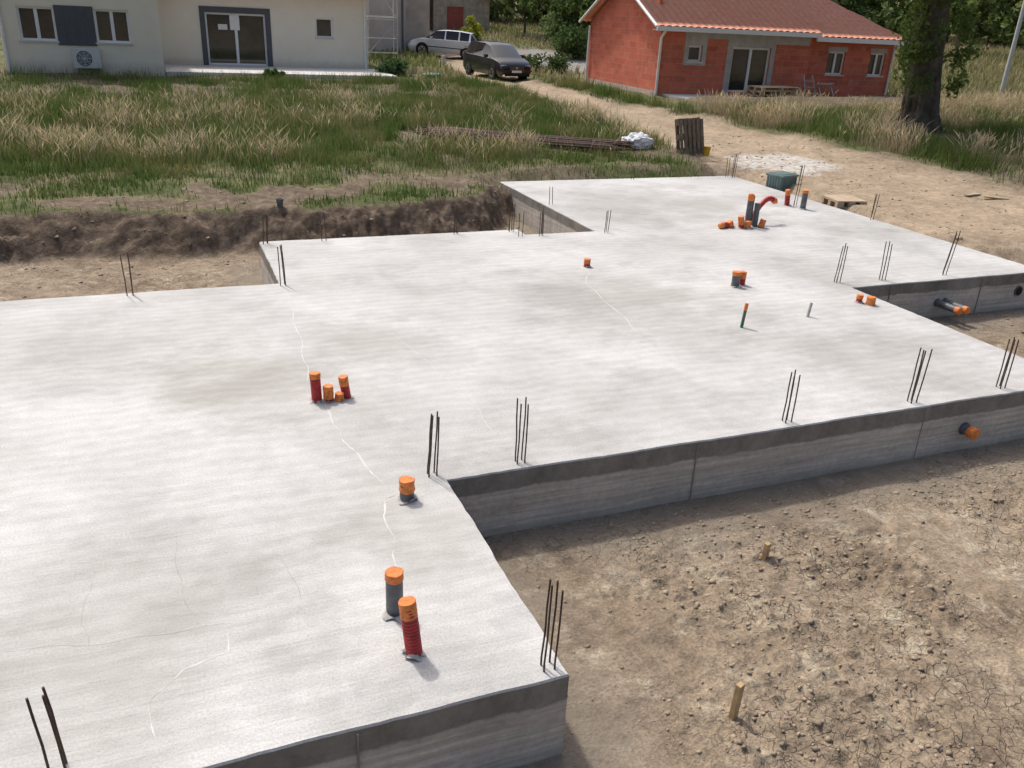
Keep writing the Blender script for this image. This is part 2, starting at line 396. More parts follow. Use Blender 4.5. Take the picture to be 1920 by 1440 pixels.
ribbon(mb,[(-1.85,-.1),(-1.85,-.6),(-1.78,-1.05)],.0025,.001)
ribbon(mb,[(-1.3,-.5),(-1.2,-.9),(-1.25,-1.3)],.002,.001)
ribbon(mb,[(-2.3,-.4),(-2.35,-.9),(-2.25,-1.2)],.002,.001)
mb.obj('hairline_crack',simple('crack_grey',(.33,.32,.29),.9),slab)

# ------------------------------------------------------------ pipes
orange=simple('orange_tape',(.78,.235,.05),.5,.28,30,bst=.8,bd=.006)
redm=simple('red_corrugated_plastic',(.42,.03,.028),.5,.35,18)
greym=simple('grey_pvc',(.10,.112,.12),.5,.3,15)
greenm=simple('green_plastic',(.03,.16,.07),.5)
cemm=simple('cement_splash',(.44,.43,.405),.9,.2,20,bst=.5)
def lathe(mb,prof,base,axis=(0,0,1),n=20,mi=0,wob=0,seed=0,smooth=True):
    ax=Vector(axis).normalized(); a=ax.orthogonal().normalized(); b=ax.cross(a); base=Vector(base)
    vs=[];fs=[]
    for i,(r,h) in enumerate(prof):
        for k in range(n):
            t=2*math.pi*k/n; rr=r*(1+wob*(mnoise.noise(Vector((math.cos(t)*2,math.sin(t)*2,h*25+seed)))))
            vs.append(base+ax*(h+wob*.05*mnoise.noise(Vector((t,r*40,seed)))*(r/.05))+(a*math.cos(t)+b*math.sin(t))*rr)
    for i in range(len(prof)-1):
        for k in range(n): fs.append((i*n+k,i*n+(k+1)%n,(i+1)*n+(k+1)%n,(i+1)*n+k))
    mb.add(vs,fs,mi,smooth); mb.add(vs[-n:],[tuple(range(n))],mi)
PM=[greym,orange,redm,greenm,cemm]
def pipe(x,y,h,r,kind,cap=.07,tilt=(0,0),name=None,z=0):
    mb=MB(); ax=Vector((tilt[0],tilt[1],1)).normalized(); s=random.random()*50
    if kind=='red':
        prof=[];p=.021; hh=h-.01; n=int((hh+.03)/p)
        for i in range(n*6+1):
            ph=(i%6); rr=r*(1.0 if ph in(2,3,4) else (.9 if ph in (1,5) else .83)); prof.append((rr,-.03+i*p/6))
        lathe(mb,prof,(x,y,z),ax,24,2)
    elif kind=='grey':
        lathe(mb,[(r*.96,-.03),(r*.96,h-.005)],(x,y,z),ax,24,0)
    c=min(cap,h)
    if c>0:
        pr=[(r*.9,h-c-.002),(r*1.0,h-c)]+[(r*(1.0+.045*((i%2))),h-c+(c*i/7)) for i in range(1,7)]+[(r*1.03,h-.003),(r*.99,h)]
        lathe(mb,pr,(x,y,z),ax,24,1,.11,s)
        lathe(mb,[(r*.99,h),(r*.96,h+.001),(r*.55,h-.004),(r*.12,h-.001)],(x,y,z),ax,24,1,.11,s,False)
    if z==0:
        lathe(mb,[(r*1.5,.0005),(r*1.25,.002),(r*1.08,.007),(r*.9,.012)],(x,y,0),(0,0,1),24,4,.6,s)
    return mb.obj(name or {'grey':'pvc_drain_pipe','red':'corrugated_conduit'}[kind],PM)
pipe(-.72,-1.32,.27,.05,'grey',.05)
pipe(-.705,-1.675,.33,.045,'red',.10,(-.10,.05))
pipe(-.34,-.17,.155,.052,'grey',.09)
pipe(-.655,1.6,.26,.045,'red',.05,(-.03,.02))
pipe(-.56,1.58,.14,.043,'red',.12)
pipe(-.475,1.56,.07,.038,'red',.065,(.12,0))
pipe(-.40,1.61,.20,.040,'red',.08,(-.13,0))
pipe(3.56,4.95,.11,.045,'red',.06)
pipe(5.07,3.66,.20,.055,'grey',.05)
pipe(5.20,3.70,.18,.045,'red',.09)
pipe(6.24,2.69,.10,.04,'red',.05)
pipe(6.32,2.58,.10,.055,'red',.095)
pipe(7.39,6.62,.55,.05,'grey',.11)
pipe(7.53,6.60,.40,.05,'grey',.0)
pipe(7.5,6.72,.50,.04,'grey',.06)
pipe(7.24,6.56,.20,.05,'red',.14,(-.2,0))
pipe(7.32,6.50,.12,.05,'red',.115)
pipe(7.60,6.52,.14,.05,'red',.135,(.3,0))
pipe(7.08,6.62,.12,.05,'red',.10,(-.5,0))
pipe(9.34,8.04,.30,.05,'red',.10,(-.1,0))
pipe(9.43,7.69,.35,.055,'grey',.05)
mb=MB(); P=[]
for i in range(41):
    t=i/40; P.append((7.60+.46*t,6.75+.08*t,.40*math.sin(math.pi*min(1,.12+t*.55))+.02))
mb.tube(P,[.046*(1 if i%2 else .87) for i in range(41)],14,2)
mb.tube(P[-5:]+[(8.11,6.84,.335)],[.052,.056,.053,.056,.052,.02],14,1)
mb.tube([(7.58,6.75,-.02),P[0]],.045,14,2)
mb.obj('corrugated_conduit_arch',PM)
mb=MB(); mb.tube([(6.88+.02*i,6.6+.004*i,.05+.004*math.sin(i)) for i in range(10)],[.05*(1 if i%2 else .88) for i in range(10)],14,2)
mb.tube([(6.80,6.58,.05),(6.84,6.585,.05),(6.89,6.59,.05)],[.03,.055,.052],14,1); mb.obj('corrugated_conduit_stub',PM)
def thin(x,y,h,tx,ty,bands,name):
    mb=MB(); ax=Vector((tx,ty,1)).normalized(); z=0
    for f,mi in bands:
        p=Vector((x,y,0))+ax*z; z2=z+f*h; mb.tube([p,Vector((x,y,0))+ax*z2],.018 if mi!=1 else .021,12,mi); z=z2
    mb.obj(name,PM)
thin(4.18,2.27,.28,.12,.05,[(.3,3),(.2,0),(.2,3),(.3,1)],'water_supply_tube')
thin(5.20,2.39,.17,.2,.1,[(1,4)],'water_supply_tube')
def wallpipe(x,y,z,L,r,cap,name='wall_sleeve_pipe'):
    mb=MB(); mb.tube([(x,y+.05,z),(x,y-L,z)],r,20,0)
    mb.tube([(x,y+.02,z),(x,y-.012,z)],r*1.15,20,0)
    if cap: lathe(mb,[(r*1.04,0),(r*1.07,cap*.5),(r*1.05,cap-.005),(r*.95,cap),(r*.3,cap+.004)],(x,y-L,z),(0,-1,0),20,1,.12,x)
    mb.obj(name,PM)
wallpipe(5.15,-.003,-.31,.07,.055,.07)
wallpipe(8.22,3.24,-.33,.34,.05,.07); wallpipe(8.36,3.24,-.33,.34,.05,.07)
blk=simple('black_void',(.01,.01,.01),.9)
mb=MB(); mb.tube([(9.78,3.3,-.27),(9.78,3.218,-.27)],.075,20,0); mb.tube([(9.78,3.25,-.27),(9.78,3.215,-.27)],.062,20,1); mb.obj('wall_sleeve_pipe',[greym,blk])
mb=MB(); mb.tube([(.06,9.32,-.3),(.05,9.3,.16)],.05,16,0); mb.tube([(.05,9.3,.09),(.05,9.3,.165)],.057,16,0); mb.tube([(.05,9.3,.12),(.05,9.3,.167)],.046,16,1); mb.obj('pvc_drain_pipe',[greym,blk])

# ------------------------------------------------------------ rebar
rebm=simple('rusty_steel',(.085,.055,.043),.75,.4,30,metal=.2)
REB=[(-2.36,-1.9,.45,3,0),(-.08,-2.0,.54,4,1),(-.08,.10,.51,4,0),(.61,.09,.52,4,0),(3.09,.09,.46,4,0),(4.51,.10,.52,4,1),(5.66,.12,.50,4,1),(6.60,3.5,.52,4,1),(7.33,3.44,.52,4,1),(8.45,3.45,.64,3,1),
 (10.12,6.66,.48,3,1),(4.76,8.89,.32,2,0),(4.76,6.72,.36,3,0),(3.28,7.08,.44,4,0),(3.30,6.75,.38,2,0),(3.63,6.72,.36,3,0),(2.37,7.08,.40,3,0),(.37,7.06,.40,2,0),(-.48,5.02,.50,3,0),(-2.17,5.02,.5,3,0),(-.45,7.04,.42,3,0),(10.1,10.9,.53,4,1),(10.0,11.0,.42,2,0),(9.46,7.98,.78,3,1),(7.6,11.0,.3,2,0)]
for x,y,h,n,s in REB:
    mb=MB()
    offs=[(-.03,-.025),(.03,-.025),(.025,.03),(-.025,.025)][:n]
    gx,gy=(random.random()-.5)*.09+.04*s,(random.random()-.5)*.06
    for ox,oy in offs:
        tx,ty=gx+(random.random()-.5)*.05,gy+(random.random()-.5)*.05; hh=h*(.94+.08*random.random())
        P=[(x+ox,y+oy,-.05)]+[(x+ox+tx*hh*t+.003*math.sin(9*t+ox*99),y+oy+ty*hh*t,hh*t) for t in (.1,.4,.7,1)]
        mb.tube(P,.006,6,0)
    mb.obj('rebar_starter_bars',rebm)

# ------------------------------------------------------------ wood items
wood=simple('stake_wood',(.46,.32,.17),.8,.25,20,bst=.3)
dwood=simple('weathered_wood',(.17,.125,.085),.85,.35,9,bst=.3)
pwood=simple('pallet_wood',(.44,.34,.22),.85,.25,9,bst=.3)
for x,y,h in ((2.2,-.93,.13),(1.05,-2.17,.25),(5.4,-.6,.08)):
    z=th(x,y); mb=MB(); M=Matrix.Translation((x,y,z))@Matrix.Rotation(.35,4,'Z')@Matrix.Rotation(.04,4,'X')
    mb.box(-.024,.024,-.017,.017,-.1,h,0,M); mb.obj('wooden_stake',wood,bevel=.003)
def pallet(mb,M,L=1.2,W=.8,mi=0,nb=7,jit=0):
    for i in range(nb):
        y=-W/2+i*(W-.1)/(nb-1); j=random.uniform(-jit,jit); mb.box(-L/2+j,L/2+j*.5,y,y+.085,.118,.14,mi,M)
    for i in range(3):
        y=-W/2+i*(W-.1)/2
        mb.box(-L/2,L/2,y,y+.1,0,.02,mi,M)
        for j in range(3):
            x=-L/2+j*(L-.14)/2; mb.box(x,x+.14,y,y+.1,.021,.096,mi,M)
    for j in range(3):
        x=-L/2+j*(L-.14)/2; mb.box(x,x+.14,-W/2,W/2,.0965,.1175,mi,M)
for k in range(2):
    mb=MB(); x,y=10.47+.08*k,13.35+.2*k
    M=Matrix.Translation((x,y,th(x,y)+.4))@Matrix.Rotation(.2+.12*k,4,'Z')@Matrix.Rotation(R(76),4,'X')@Matrix.Rotation(R(90),4,'Z')@Matrix.Translation((0,0,-.07))
    pallet(mb,M,.84,.8,0,6,.03); mb.obj('wooden_pallet',dwood)
mb=MB(); M=Matrix.Translation((10.72,8.05,th(10.72,8.05)-.08))@Matrix.Rotation(-.2,4,'Z'); pallet(mb,M,.62,.62); mb.obj('wooden_pallet',simple('sandy_wood',(.46,.36,.25),.9,.2,9))
for i,(x,y,a,L) in enumerate(((14.1,8.0,.3,.6),(14.3,7.6,-.5,.5))):
    mb=MB(); mb.box(-L/2,L/2,-.05,.05,0,.025,0,Matrix.Translation((x,y,th(x,y)+.01))@Matrix.Rotation(a,4,'Z')@Matrix.Rotation(.04,4,'Y')); mb.obj('timber_plank',pwood)
mb=MB()
a=Vector(STK[0]+(0,));b=Vector(STK[1]+(0,)); d=(b-a).normalized(); pz=Vector((-d.y,d.x,0))
zs=th(*STK[0]);ze=th(*STK[1])
for i in range(120):
    o=(random.random()-.5)*1.2; s=random.random()*.7; layer=.08+random.random()*.13
    p=a+d*(s)+pz*o; q=b-d*(random.random()*.7)+pz*(o+(random.random()-.5)*.25)
    p.z=zs+layer; q.z=ze+layer+(random.random()-.5)*.05
    m=(p+q)/2; m.z-=.02
    mb.tube([p,m,q],.010+.008*random.random(),5,0)
for i in range(8):
    p=a+d*(.4+i*.62)+pz*-.7; zz_=th(p.x,p.y); mb.box(-.05,.05,0,1.4,zz_-.05,zz_+.08,0,Matrix.Translation((p.x,p.y,0))@Matrix.Rotation(math.atan2(pz.y,pz.x)-math.pi/2,4,'Z'))
mb.obj('rebar_stack',simple('rust_brown',(.09,.052,.04),.85,.5,5))
def blob(name,c,s,mat,seed=0,sub=4,amp=.35,fr=2.2):
    bm=bmesh.new(); bmesh.ops.create_icosphere(bm,subdivisions=sub,radius=1)
    for v in bm.verts:
        n=mnoise.fractal(v.co*fr+Vector((seed,0,0)),1,2,4); r=mnoise.noise(v.co*fr*2.5+Vector((0,seed,0)))
        v.co=v.co*(1+amp*n+amp*.4*abs(r)); v.co.x*=s[0];v.co.y*=s[1];v.co.z=max(-.35,v.co.z)*s[2]
        v.co+=Vector(c)
    me=bpy.data.meshes.new(name); bm.to_mesh(me); bm.free(); me.materials.append(mat)
    return link(bpy.data.objects.new(name,me))
plas=simple('white_plastic_sheet',(.72,.73,.74),.5,.12,5)
blob('crumpled_plastic_bag',(9.5,14.2,th(9.5,14.2)+.1),(.42,.3,.24),plas,3)
mb=MB(); z=th(10.95,13.3); lathe(mb,[(.09,0),(.115,.2),(.12,.2),(.12,.22),(.1,.22),(.085,.05)],(10.95,13.3,z),(.1,.1,1),16,0); mb.obj('yellow_bucket',simple('yellow_plastic',(.75,.45,.04),.5))
mb=MB(); x0,y0=10.56,9.8; z=th(x0,y0)-.05
M=Matrix.Translation((x0,y0,z))@Matrix.Rotation(.25,4,'Z')
hw,hd,hh=.25,.2,.36
mb.box(-hw,hw,-hd,hd,0,hh,0,M)
for i in range(8):
    x=-hw+.03+i*(2*hw-.06)/7
    mb.box(x-.012,x+.012,-hd-.014,hd+.014,.02,hh-.05,0,M); mb.box(x-.013,x+.013,-hd+.02,hd-.02,hh,hh+.018,0,M)
for i in range(6):
    y=-hd+.03+i*(2*hd-.06)/5; mb.box(-hw-.014,hw+.014,y-.012,y+.012,.02,hh-.05,0,M)
mb.box(-hw-.025,hw+.025,-hd-.025,hd+.025,hh-.045,hh-.003,0,M)
mb.obj('ribbed_storage_bin',simple('teal_plastic',(.16,.225,.215),.55,.2,6),bevel=.004)
mb=MB(); x,y=9.1,31.0; z=th(x,y); lathe(mb,[(.42,-.1),(.42,.1),(.36,.14),(.1,.16)],(x,y,z),(0,0,1),8,0,smooth=False); mb.obj('green_manhole_cover',simple('green_lid',(.06,.16,.10),.6))

# ------------------------------------------------------------ grass
gmat=foliage('grass_mat',.3)
def blades(P,h,w,lean,colr,levels):
    n=len(P); th_=rng.random(n)*np.pi; s=np.stack([np.cos(th_),np.sin(th_),np.zeros(n)],1)*w[:,None]/2
    la=rng.random(n)*2*np.pi; L=np.stack([np.cos(la),np.sin(la),np.zeros(n)],1)*(lean*h)[:,None]
    rows=[];cols=[]
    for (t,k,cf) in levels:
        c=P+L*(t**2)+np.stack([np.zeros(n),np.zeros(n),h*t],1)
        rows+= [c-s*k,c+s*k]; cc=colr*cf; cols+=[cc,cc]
    m=len(levels); V=np.stack(rows,1).reshape(-1,3); C=np.stack(cols,1).reshape(-1,3)
    f=np.array([(2*i,2*i+1,2*i+3,2*i+2) for i in range(m-1)])
    F=(f[None]+np.arange(n)[:,None,None]*2*m).reshape(-1,4)
    return V,F,C
def scatter(n,x0,x1,y0,y1,dens):
    x=rng.uniform(x0,x1,n);y=rng.uniform(y0,y1,n); k=rng.random(n)<dens(x,y); x=x[k];y=y[k]
    az=np.degrees(np.arctan2(x+1.65,y+5.1)); k=(az>-22)&(az<68); x=x[k];y=y[k]
    return np.stack([x,y,terr(x,y)-.01],1)
G=[]
green=np.array([.13,.195,.052]); straw=np.array([.56,.46,.29]); olive=np.array([.25,.25,.10])
def cvar(n,c,v=.3): return np.clip(c[None]*(1+v*(rng.random((n,1))-.5)*2)*(1+.12*(rng.random((n,3))-.5)),0,1)
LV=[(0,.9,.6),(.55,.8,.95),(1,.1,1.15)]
def talln(x,y):
    t=sst(12.6,14.2,y+(fbm(x*.8,y*.8,3,101)-.5)*4)*(1-sst(20.5,23,y))
    return t*sst(.40,.56,fbm(x*.45,y*.8,3,100))
P=scatter(330000,-13,14.5,9.2,29.3,lambda x,y:grassd(x,y)*(.25+.75*sst(.38,.6,fbm(x*1.4,y*1.4,3,110))))
n=len(P); k=fbm(P[:,0]*.9,P[:,1]*.9,3,111)[:,None]; c=cvar(n,green,.35)*(1-sst(.48,.68,k))+cvar(n,olive)*sst(.48,.68,k)
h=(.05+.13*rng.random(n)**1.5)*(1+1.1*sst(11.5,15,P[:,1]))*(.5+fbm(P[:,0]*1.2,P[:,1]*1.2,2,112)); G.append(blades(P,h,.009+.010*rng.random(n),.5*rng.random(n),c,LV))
P=scatter(130000,-13,14,11.5,24.5,lambda x,y:grassd(x,y)*(.2+.8*talln(x,y))*.8)
n=len(P); c=cvar(n,olive,.4); m=rng.random(n)<.45; c[m]=cvar(m.sum(),green,.4)
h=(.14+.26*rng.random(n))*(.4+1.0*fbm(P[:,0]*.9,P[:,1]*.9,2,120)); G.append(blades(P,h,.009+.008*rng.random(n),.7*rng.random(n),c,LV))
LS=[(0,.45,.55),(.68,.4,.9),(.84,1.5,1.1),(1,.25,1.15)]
P=scatter(88000,-13,14,11.8,24,lambda x,y:grassd(x,y)*talln(x,y)*sst(.40,.62,fbm(x*.6,y*.9,3,130)))
n=len(P); c=cvar(n,straw,.3)
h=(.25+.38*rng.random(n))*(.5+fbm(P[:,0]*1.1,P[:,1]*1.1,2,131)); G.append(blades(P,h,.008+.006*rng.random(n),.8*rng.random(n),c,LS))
def rz(x,y): return grassd(x,y)*sst(0,1.2,roadd(x,y))*(1-sst(19.2,20.2,y))*sst(.8,2.2,np.hypot(x-19.4,y-14.4))
P=scatter(150000,13.5,30,4,22,lambda x,y:rz(x,y)*(.35+.5*sst(.4,.55,fbm(x*.7,y*.7,3,143))))
n=len(P); k=fbm(P[:,0]*.5,P[:,1]*.5,3,140); m=rng.random(n)<sst(.48,.68,k); c=cvar(n,green*.8+olive*.2,.4); c[m]=cvar(m.sum(),straw*.85,.3)
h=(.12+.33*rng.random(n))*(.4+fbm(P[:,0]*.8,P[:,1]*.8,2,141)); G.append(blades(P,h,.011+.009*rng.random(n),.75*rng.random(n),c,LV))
P=scatter(38000,14.5,30,5,20,lambda x,y:rz(x,y)*sst(.45,.6,fbm(x*.5,y*.5,3,140)))
n=len(P); G.append(blades(P,.35+.4*rng.random(n),.012+.008*rng.random(n),.7*rng.random(n),cvar(n,straw,.25),LS))
P=scatter(80000,8,75,28,85,lambda x,y:grassd(x,y)*.8*(roadd(x,y)>.3))
n=len(P); k=fbm(P[:,0]*.12,P[:,1]*.12,3,150); m=rng.random(n)<sst(.45,.6,k)*.7+.15*(P[:,0]>30); c=cvar(n,olive*.9+green*.3,.4); c[m]=cvar(m.sum(),straw*.85,.3)
G.append(blades(P,.15+.3*rng.random(n),.04+.05*rng.random(n),.7*rng.random(n),c,LV))
P=scatter(30000,26,60,16,45,lambda x,y:grassd(x,y)*.8)
n=len(P); c=cvar(n,straw*.8,.35); m=rng.random(n)<.55; c[m]=cvar(m.sum(),olive,.3); G.append(blades(P,.2+.35*rng.random(n),.03+.03*rng.random(n),.5*rng.random(n),c,LV))
o=0;VV=[];FF=[];CC=[]
for v,f,c in G: VV.append(v);FF.append(f+o);CC.append(c);o+=len(v)
qmesh('meadow_grass',np.concatenate(VV),np.concatenate(FF),gmat,col=np.concatenate(CC))

leafm=foliage('leaf_mat',.4); farleaf=foliage('far_leaf_mat',0)
def leaves(centers,rad,n_each,size,colbase,var=.35,flat=1.0):
    cs=np.asarray(centers,float); n=len(cs)*n_each
    c=np.repeat(cs,n_each,0); u=rng.normal(size=(n,3)); u/=np.linalg.norm(u,axis=1)[:,None]
    r=np.repeat(np.asarray(rad,float)*np.ones(len(cs)),n_each)*rng.random(n)**.45
    off=u*r[:,None]; off[:,2]*=flat; p=c+off
    a=rng.normal(size=(n,3)); a/=np.linalg.norm(a,axis=1)[:,None]; b=np.cross(a,rng.normal(size=(n,3))); b/=np.linalg.norm(b,axis=1)[:,None]
    s=size*(.6+.8*rng.random(n))[:,None]; a=a*s; b=b*s*.6
    V=np.stack([p-a,p+b*.9,p+a,p-b*.9],1).reshape(-1,3)
    cb=np.repeat((1+var*(rng.random((len(cs),1))-.5)*2),n_each,0)
    C=np.clip(np.asarray(colbase)[None]*cb*(1+.5*(rng.random((n,1))-.5)),0,1)
    C=np.repeat(C,4,0); F=np.arange(n*4).reshape(-1,4); return V,F,C
def merge(L):
    o=0;a=[];b=[];c=[]
    for v,f,k in L: a.append(v);b.append(f+o);c.append(k);o+=len(v)
    return np.concatenate(a),np.concatenate(b),np.concatenate(c)
bark=simple('bark_dark',(.13,.105,.08),.95,.45,4,bst=1,bd=.05)
def limb(mb,p,d,L,r,n=6,bend=.25):
    pts=[Vector(p)];rs=[r];d=Vector(d).normalized()
    for i in range(n):
        d=(d+Vector((random.uniform(-bend,bend),random.uniform(-bend,bend),random.uniform(-.1,.15)))*.5).normalized()
        pts.append(pts[-1]+d*L/n); rs.append(r*(1-.75*(i+1)/n))
    mb.tube(pts,rs,8,0); return pts
def tree(name,x,y,H,trunk_r,crown_r,crown_z0,nclump,nleaf,leaf,colr,fork=None,extra=None,lean=(0,0)):
    z=th(x,y)-.1; mb=MB(); e=empty(name,(0,0,0))
    fk=fork or H*.35
    tp=[];tr=[]
    for i in range(16):
        t=i/15; hh=t*fk; flare=1+ .55*math.exp(-hh/.35)
        tp.append((x+lean[0]*hh+.05*math.sin(hh*2),y+lean[1]*hh,z+hh)); tr.append(trunk_r*flare*(1-.12*t+.25*max(0,t-.8)/.2)*(1+.05*math.sin(i*2.1)))
    mb.tube(tp,tr,18,0)
    if trunk_r>.3:
        for k in range(7):
            a=k*.9+.3; mb.tube([(x+math.cos(a)*trunk_r*1.55,y+math.sin(a)*trunk_r*1.55,z-.1),(x+math.cos(a)*trunk_r*1.0+lean[0]*.5,y+math.sin(a)*trunk_r*1.0,z+.6),(x+math.cos(a+.2)*trunk_r*.86+lean[0]*2,y+math.sin(a+.2)*trunk_r*.86,z+2),(x+math.cos(a+.3)*trunk_r*.8+lean[0]*3.6,y+math.sin(a+.3)*trunk_r*.8,z+3.6)],[.14,.11,.09,.1],7,0)
    top=Vector(tp[-1]); ends=[]
    for k in range(6):
        a=k*2*math.pi/6+random.random()*.5; up=random.uniform(.5,1.6)
        pts=limb(mb,top-Vector((0,0,.2)),(math.cos(a),math.sin(a),up),(H-fk)*.75,trunk_r*.5)
        ends+=pts[2:]
        for q in pts[2:5]:
            b=random.random()*6.28; ends+=limb(mb,q,(math.cos(b),math.sin(b),.4),(H-fk)*.4,trunk_r*.17,5)[2:]
    mb.obj('trunk',bark,e)
    cc=Vector((x+lean[0]*H,y+lean[1]*H,z+(crown_z0+H)/2)); hz=(H-crown_z0)/2
    C=[]
    for k in range(nclump):
        if k%3==0 and ends: q=random.choice(ends); C.append((q.x+random.uniform(-.5,.5),q.y+random.uniform(-.5,.5),q.z+random.uniform(-.3,.5))); continue
        u=rng.normal(size=3);u/=np.linalg.norm(u); r=.55+.45*random.random(); w=1+.35*mnoise.noise(Vector(u*1.7)+Vector((x,y,0)))
        C.append((cc.x+u[0]*crown_r*r*w,cc.y+u[1]*crown_r*r*w,cc.z+u[2]*hz*r*w))
    L=[leaves(C,[random.uniform(.35,.8)*crown_r/5 for _ in C],nleaf,leaf,colr,.5)]
    if extra: L.append(leaves(extra,.32,64,leaf*.8,np.array(colr)*1.3,.4))
    v,f,c=merge(L); qmesh('foliage',v,f,leafm,col=c,parent=e)
    return e
ox,oy=20.15,15.6; oz=th(ox,oy)
ex=[]
for k in range(24):
    hh=random.uniform(1.2,4.4); ex.append((ox-.12*hh-random.uniform(.6,1.35),oy-random.uniform(.1,.9),oz+hh))
for k in range(13):
    hh=random.uniform(1.0,4.4); ex.append((ox-.12*hh+random.uniform(.6,1.15),oy-random.uniform(.1,.9),oz+hh))
for k in range(5):
    hh=random.uniform(2.8,4.2); ex.append((ox-.12*hh+random.uniform(-.4,.4),oy-.75,oz+hh))
tree('oak_tree',ox,oy,11,.46,4.6,4.1,260,90,.09,(.12,.165,.05),fork=4.6,extra=ex,lean=(-.12,0))

L=[]; tb=MB()
def wood_tree(x,y,H,cr,n,leaf,colr):
    z=th(x,y); C=[]
    tb.tube([(x,y,z-.2),(x+random.uniform(-.3,.3),y,z+H*.4),(x+random.uniform(-.6,.6),y,z+H*.8)],[.02*H,.016*H,.006*H],6,0)
    for k in range(4):
        a=random.random()*6.28; tb.tube([(x,y,z+H*.3),(x+math.cos(a)*cr*.7,y+math.sin(a)*cr*.7,z+H*.65)],[.01*H,.003*H],5,0)
    for k in range(n):
        u=rng.normal(size=3);u/=np.linalg.norm(u); r=.5+.5*random.random()
        w=1+.5*mnoise.noise(Vector(u*1.6)+Vector((x,y,3)))
        C.append((x+u[0]*cr*r*w,y+u[1]*cr*r*w,z+H*.55+u[2]*H*.45*r*w))
    L.append(leaves(C,cr*.22,20,leaf,colr,.55))
for i in range(140):
    az=R(random.uniform(10,68)); D=random.uniform(82,125)
    if math.degrees(az)>44: D=random.uniform(88,130)
    x=-1.65+D*math.sin(az); y=-5.1+D*math.cos(az); H=random.uniform(7,13); s=random.uniform(.7,1.35)
    wood_tree(x,y,H,H*.42,46,.38,np.array((.17,.225,.085))*s*np.array([random.uniform(.9,1.35),1,1]))
for i in range(70):
    az=R(random.uniform(12,66)); D=random.uniform(78,96)
    x=-1.65+D*math.sin(az); y=-5.1+D*math.cos(az); H=random.uniform(2.5,4.5)
    wood_tree(x,y,H,H*.7,26,.32,np.array((.19,.245,.09))*random.uniform(.7,1.3))
for i in range(26):
    az=R(random.uniform(-30,14)); D=random.uniform(85,120); H=random.uniform(8,12)
    wood_tree(-1.65+D*math.sin(az),-5.1+D*math.cos(az),H,H*.45,36,.38,np.array((.15,.21,.08)))
e=empty('distant_woodland',(0,0,0))
v,f,c=merge(L); qmesh('woodland_foliage',v,f,farleaf,col=c,parent=e); tb.obj('woodland_trunks',bark,e)
def T2(D,px_az,H,cr,col=(.16,.215,.07),name='orchard_tree',fork=None,nc=70):
    az=R(px_az); x=-1.65+D*math.sin(az); y=-5.1+D*math.cos(az)
    tree(name,x,y,H,.035*H*.5,cr,H*.3,nc,60,.13,col,fork=fork)
T2(66,22.3,5,2.2,fork=1.3); T2(60,25.6,4.6,1.7,(.18,.25,.075),fork=1.0); T2(70,24.2,6,2.6); T2(58,28.0,4.5,2.2); T2(62,29.5,5.5,2.6)
T2(70,47.5,5,2.3); T2(62,51.5,3.0,.9,fork=1.2,nc=30); T2(66,54.2,3.0,1.0,fork=1.2,nc=30)
def bush(name,x,y,w,h,col,n=30,leaf=.07):
    z=th(x,y); C=[(x+random.gauss(0,w*.35),y+random.gauss(0,w*.35),z+h*random.uniform(.1,.85)) for _ in range(n)]
    v,f,c=leaves(C,w*.28,60,leaf,col,.4); qmesh(name,v,f,leafm,col=c)
bush('yellow_green_shrub',18.4,53,.9,1.6,(.34,.36,.06),30)
bush('shrub',16.3,34.5,1.0,.8,(.10,.15,.055),24); bush('shrub',15.2,35.5,1.0,.7,(.11,.16,.055),24)
bush('shrub',7.6,31.2,.8,.6,(.09,.15,.065),24); bush('shrub',21.4,43.5,1.6,1.8,(.10,.15,.055),40,.1); bush('shrub',24,49,2.4,3.0,(.10,.15,.055),50,.12)
bush('shrub',2.4,28.9,.35,.3,(.10,.16,.055),12)
Pw=np.stack([rng.uniform(1.1,2.4,260),rng.uniform(-3.2,-2.55,260)],1); Pw=Pw[fbm(Pw[:,0]*3,Pw[:,1]*3,2,200)>.5]; Pw=np.concatenate([Pw,terr(Pw[:,0],Pw[:,1])[:,None]],1); n=len(Pw)
v,f,c=blades(Pw,.03+.07*rng.random(n),.004+.003*rng.random(n),.8*rng.random(n),cvar(n,straw*.7,.4),LV); qmesh('weed_plant',v,f,gmat,col=c)

# ------------------------------------------------------------ buildings
glass,nt,bs=newmat('window_glass'); bs.inputs['Roughness'].default_value=.06; bs.inputs['Specular IOR Level'].default_value=.6
tcg=node(nt,'ShaderNodeTexCoord').outputs['Object']; nt.links.new(ramp(nt,noi(nt,tcg,.8,3),[(.35,(.02,.022,.02)),(.7,(.075,.07,.055))]),bs.inputs['Base Color'])
white=simple('white_pvc',(.82,.82,.81),.45,.04); anth=simple('anthracite',(.085,.088,.098),.6,.1)
beige,nt,bs=newmat('beige_render'); tcg=node(nt,'ShaderNodeTexCoord').outputs['Object']
spb=node(nt,'ShaderNodeSeparateXYZ'); nt.links.new(tcg,spb.inputs[0])
cb_=ramp(nt,noi(nt,tcg,1.1,5,.6),[(.3,(.82,.745,.60)),(.7,(.88,.81,.66))])
spl=math_(nt,'ADD',spb.outputs[2],math_(nt,'MULTIPLY',noi(nt,tcg,4,4,.6),-.35))
cb_=mixc(nt,math_(nt,'MULTIPLY',ramp(nt,spl,[(.0,1.0),(.22,0.0)]),.4),cb_,(.46,.38,.28))
nt.links.new(cb_,bs.inputs['Base Color']); bs.inputs['Roughness'].default_value=.92; bump(nt,bs,noi(nt,tcg,60,3),.3,.004)
beige2=simple('grey_render',(.50,.47,.43),.92,.12,1.2,bst=.2)
conc=simple('terrace_concrete',(.64,.615,.57),.9,.1,2)
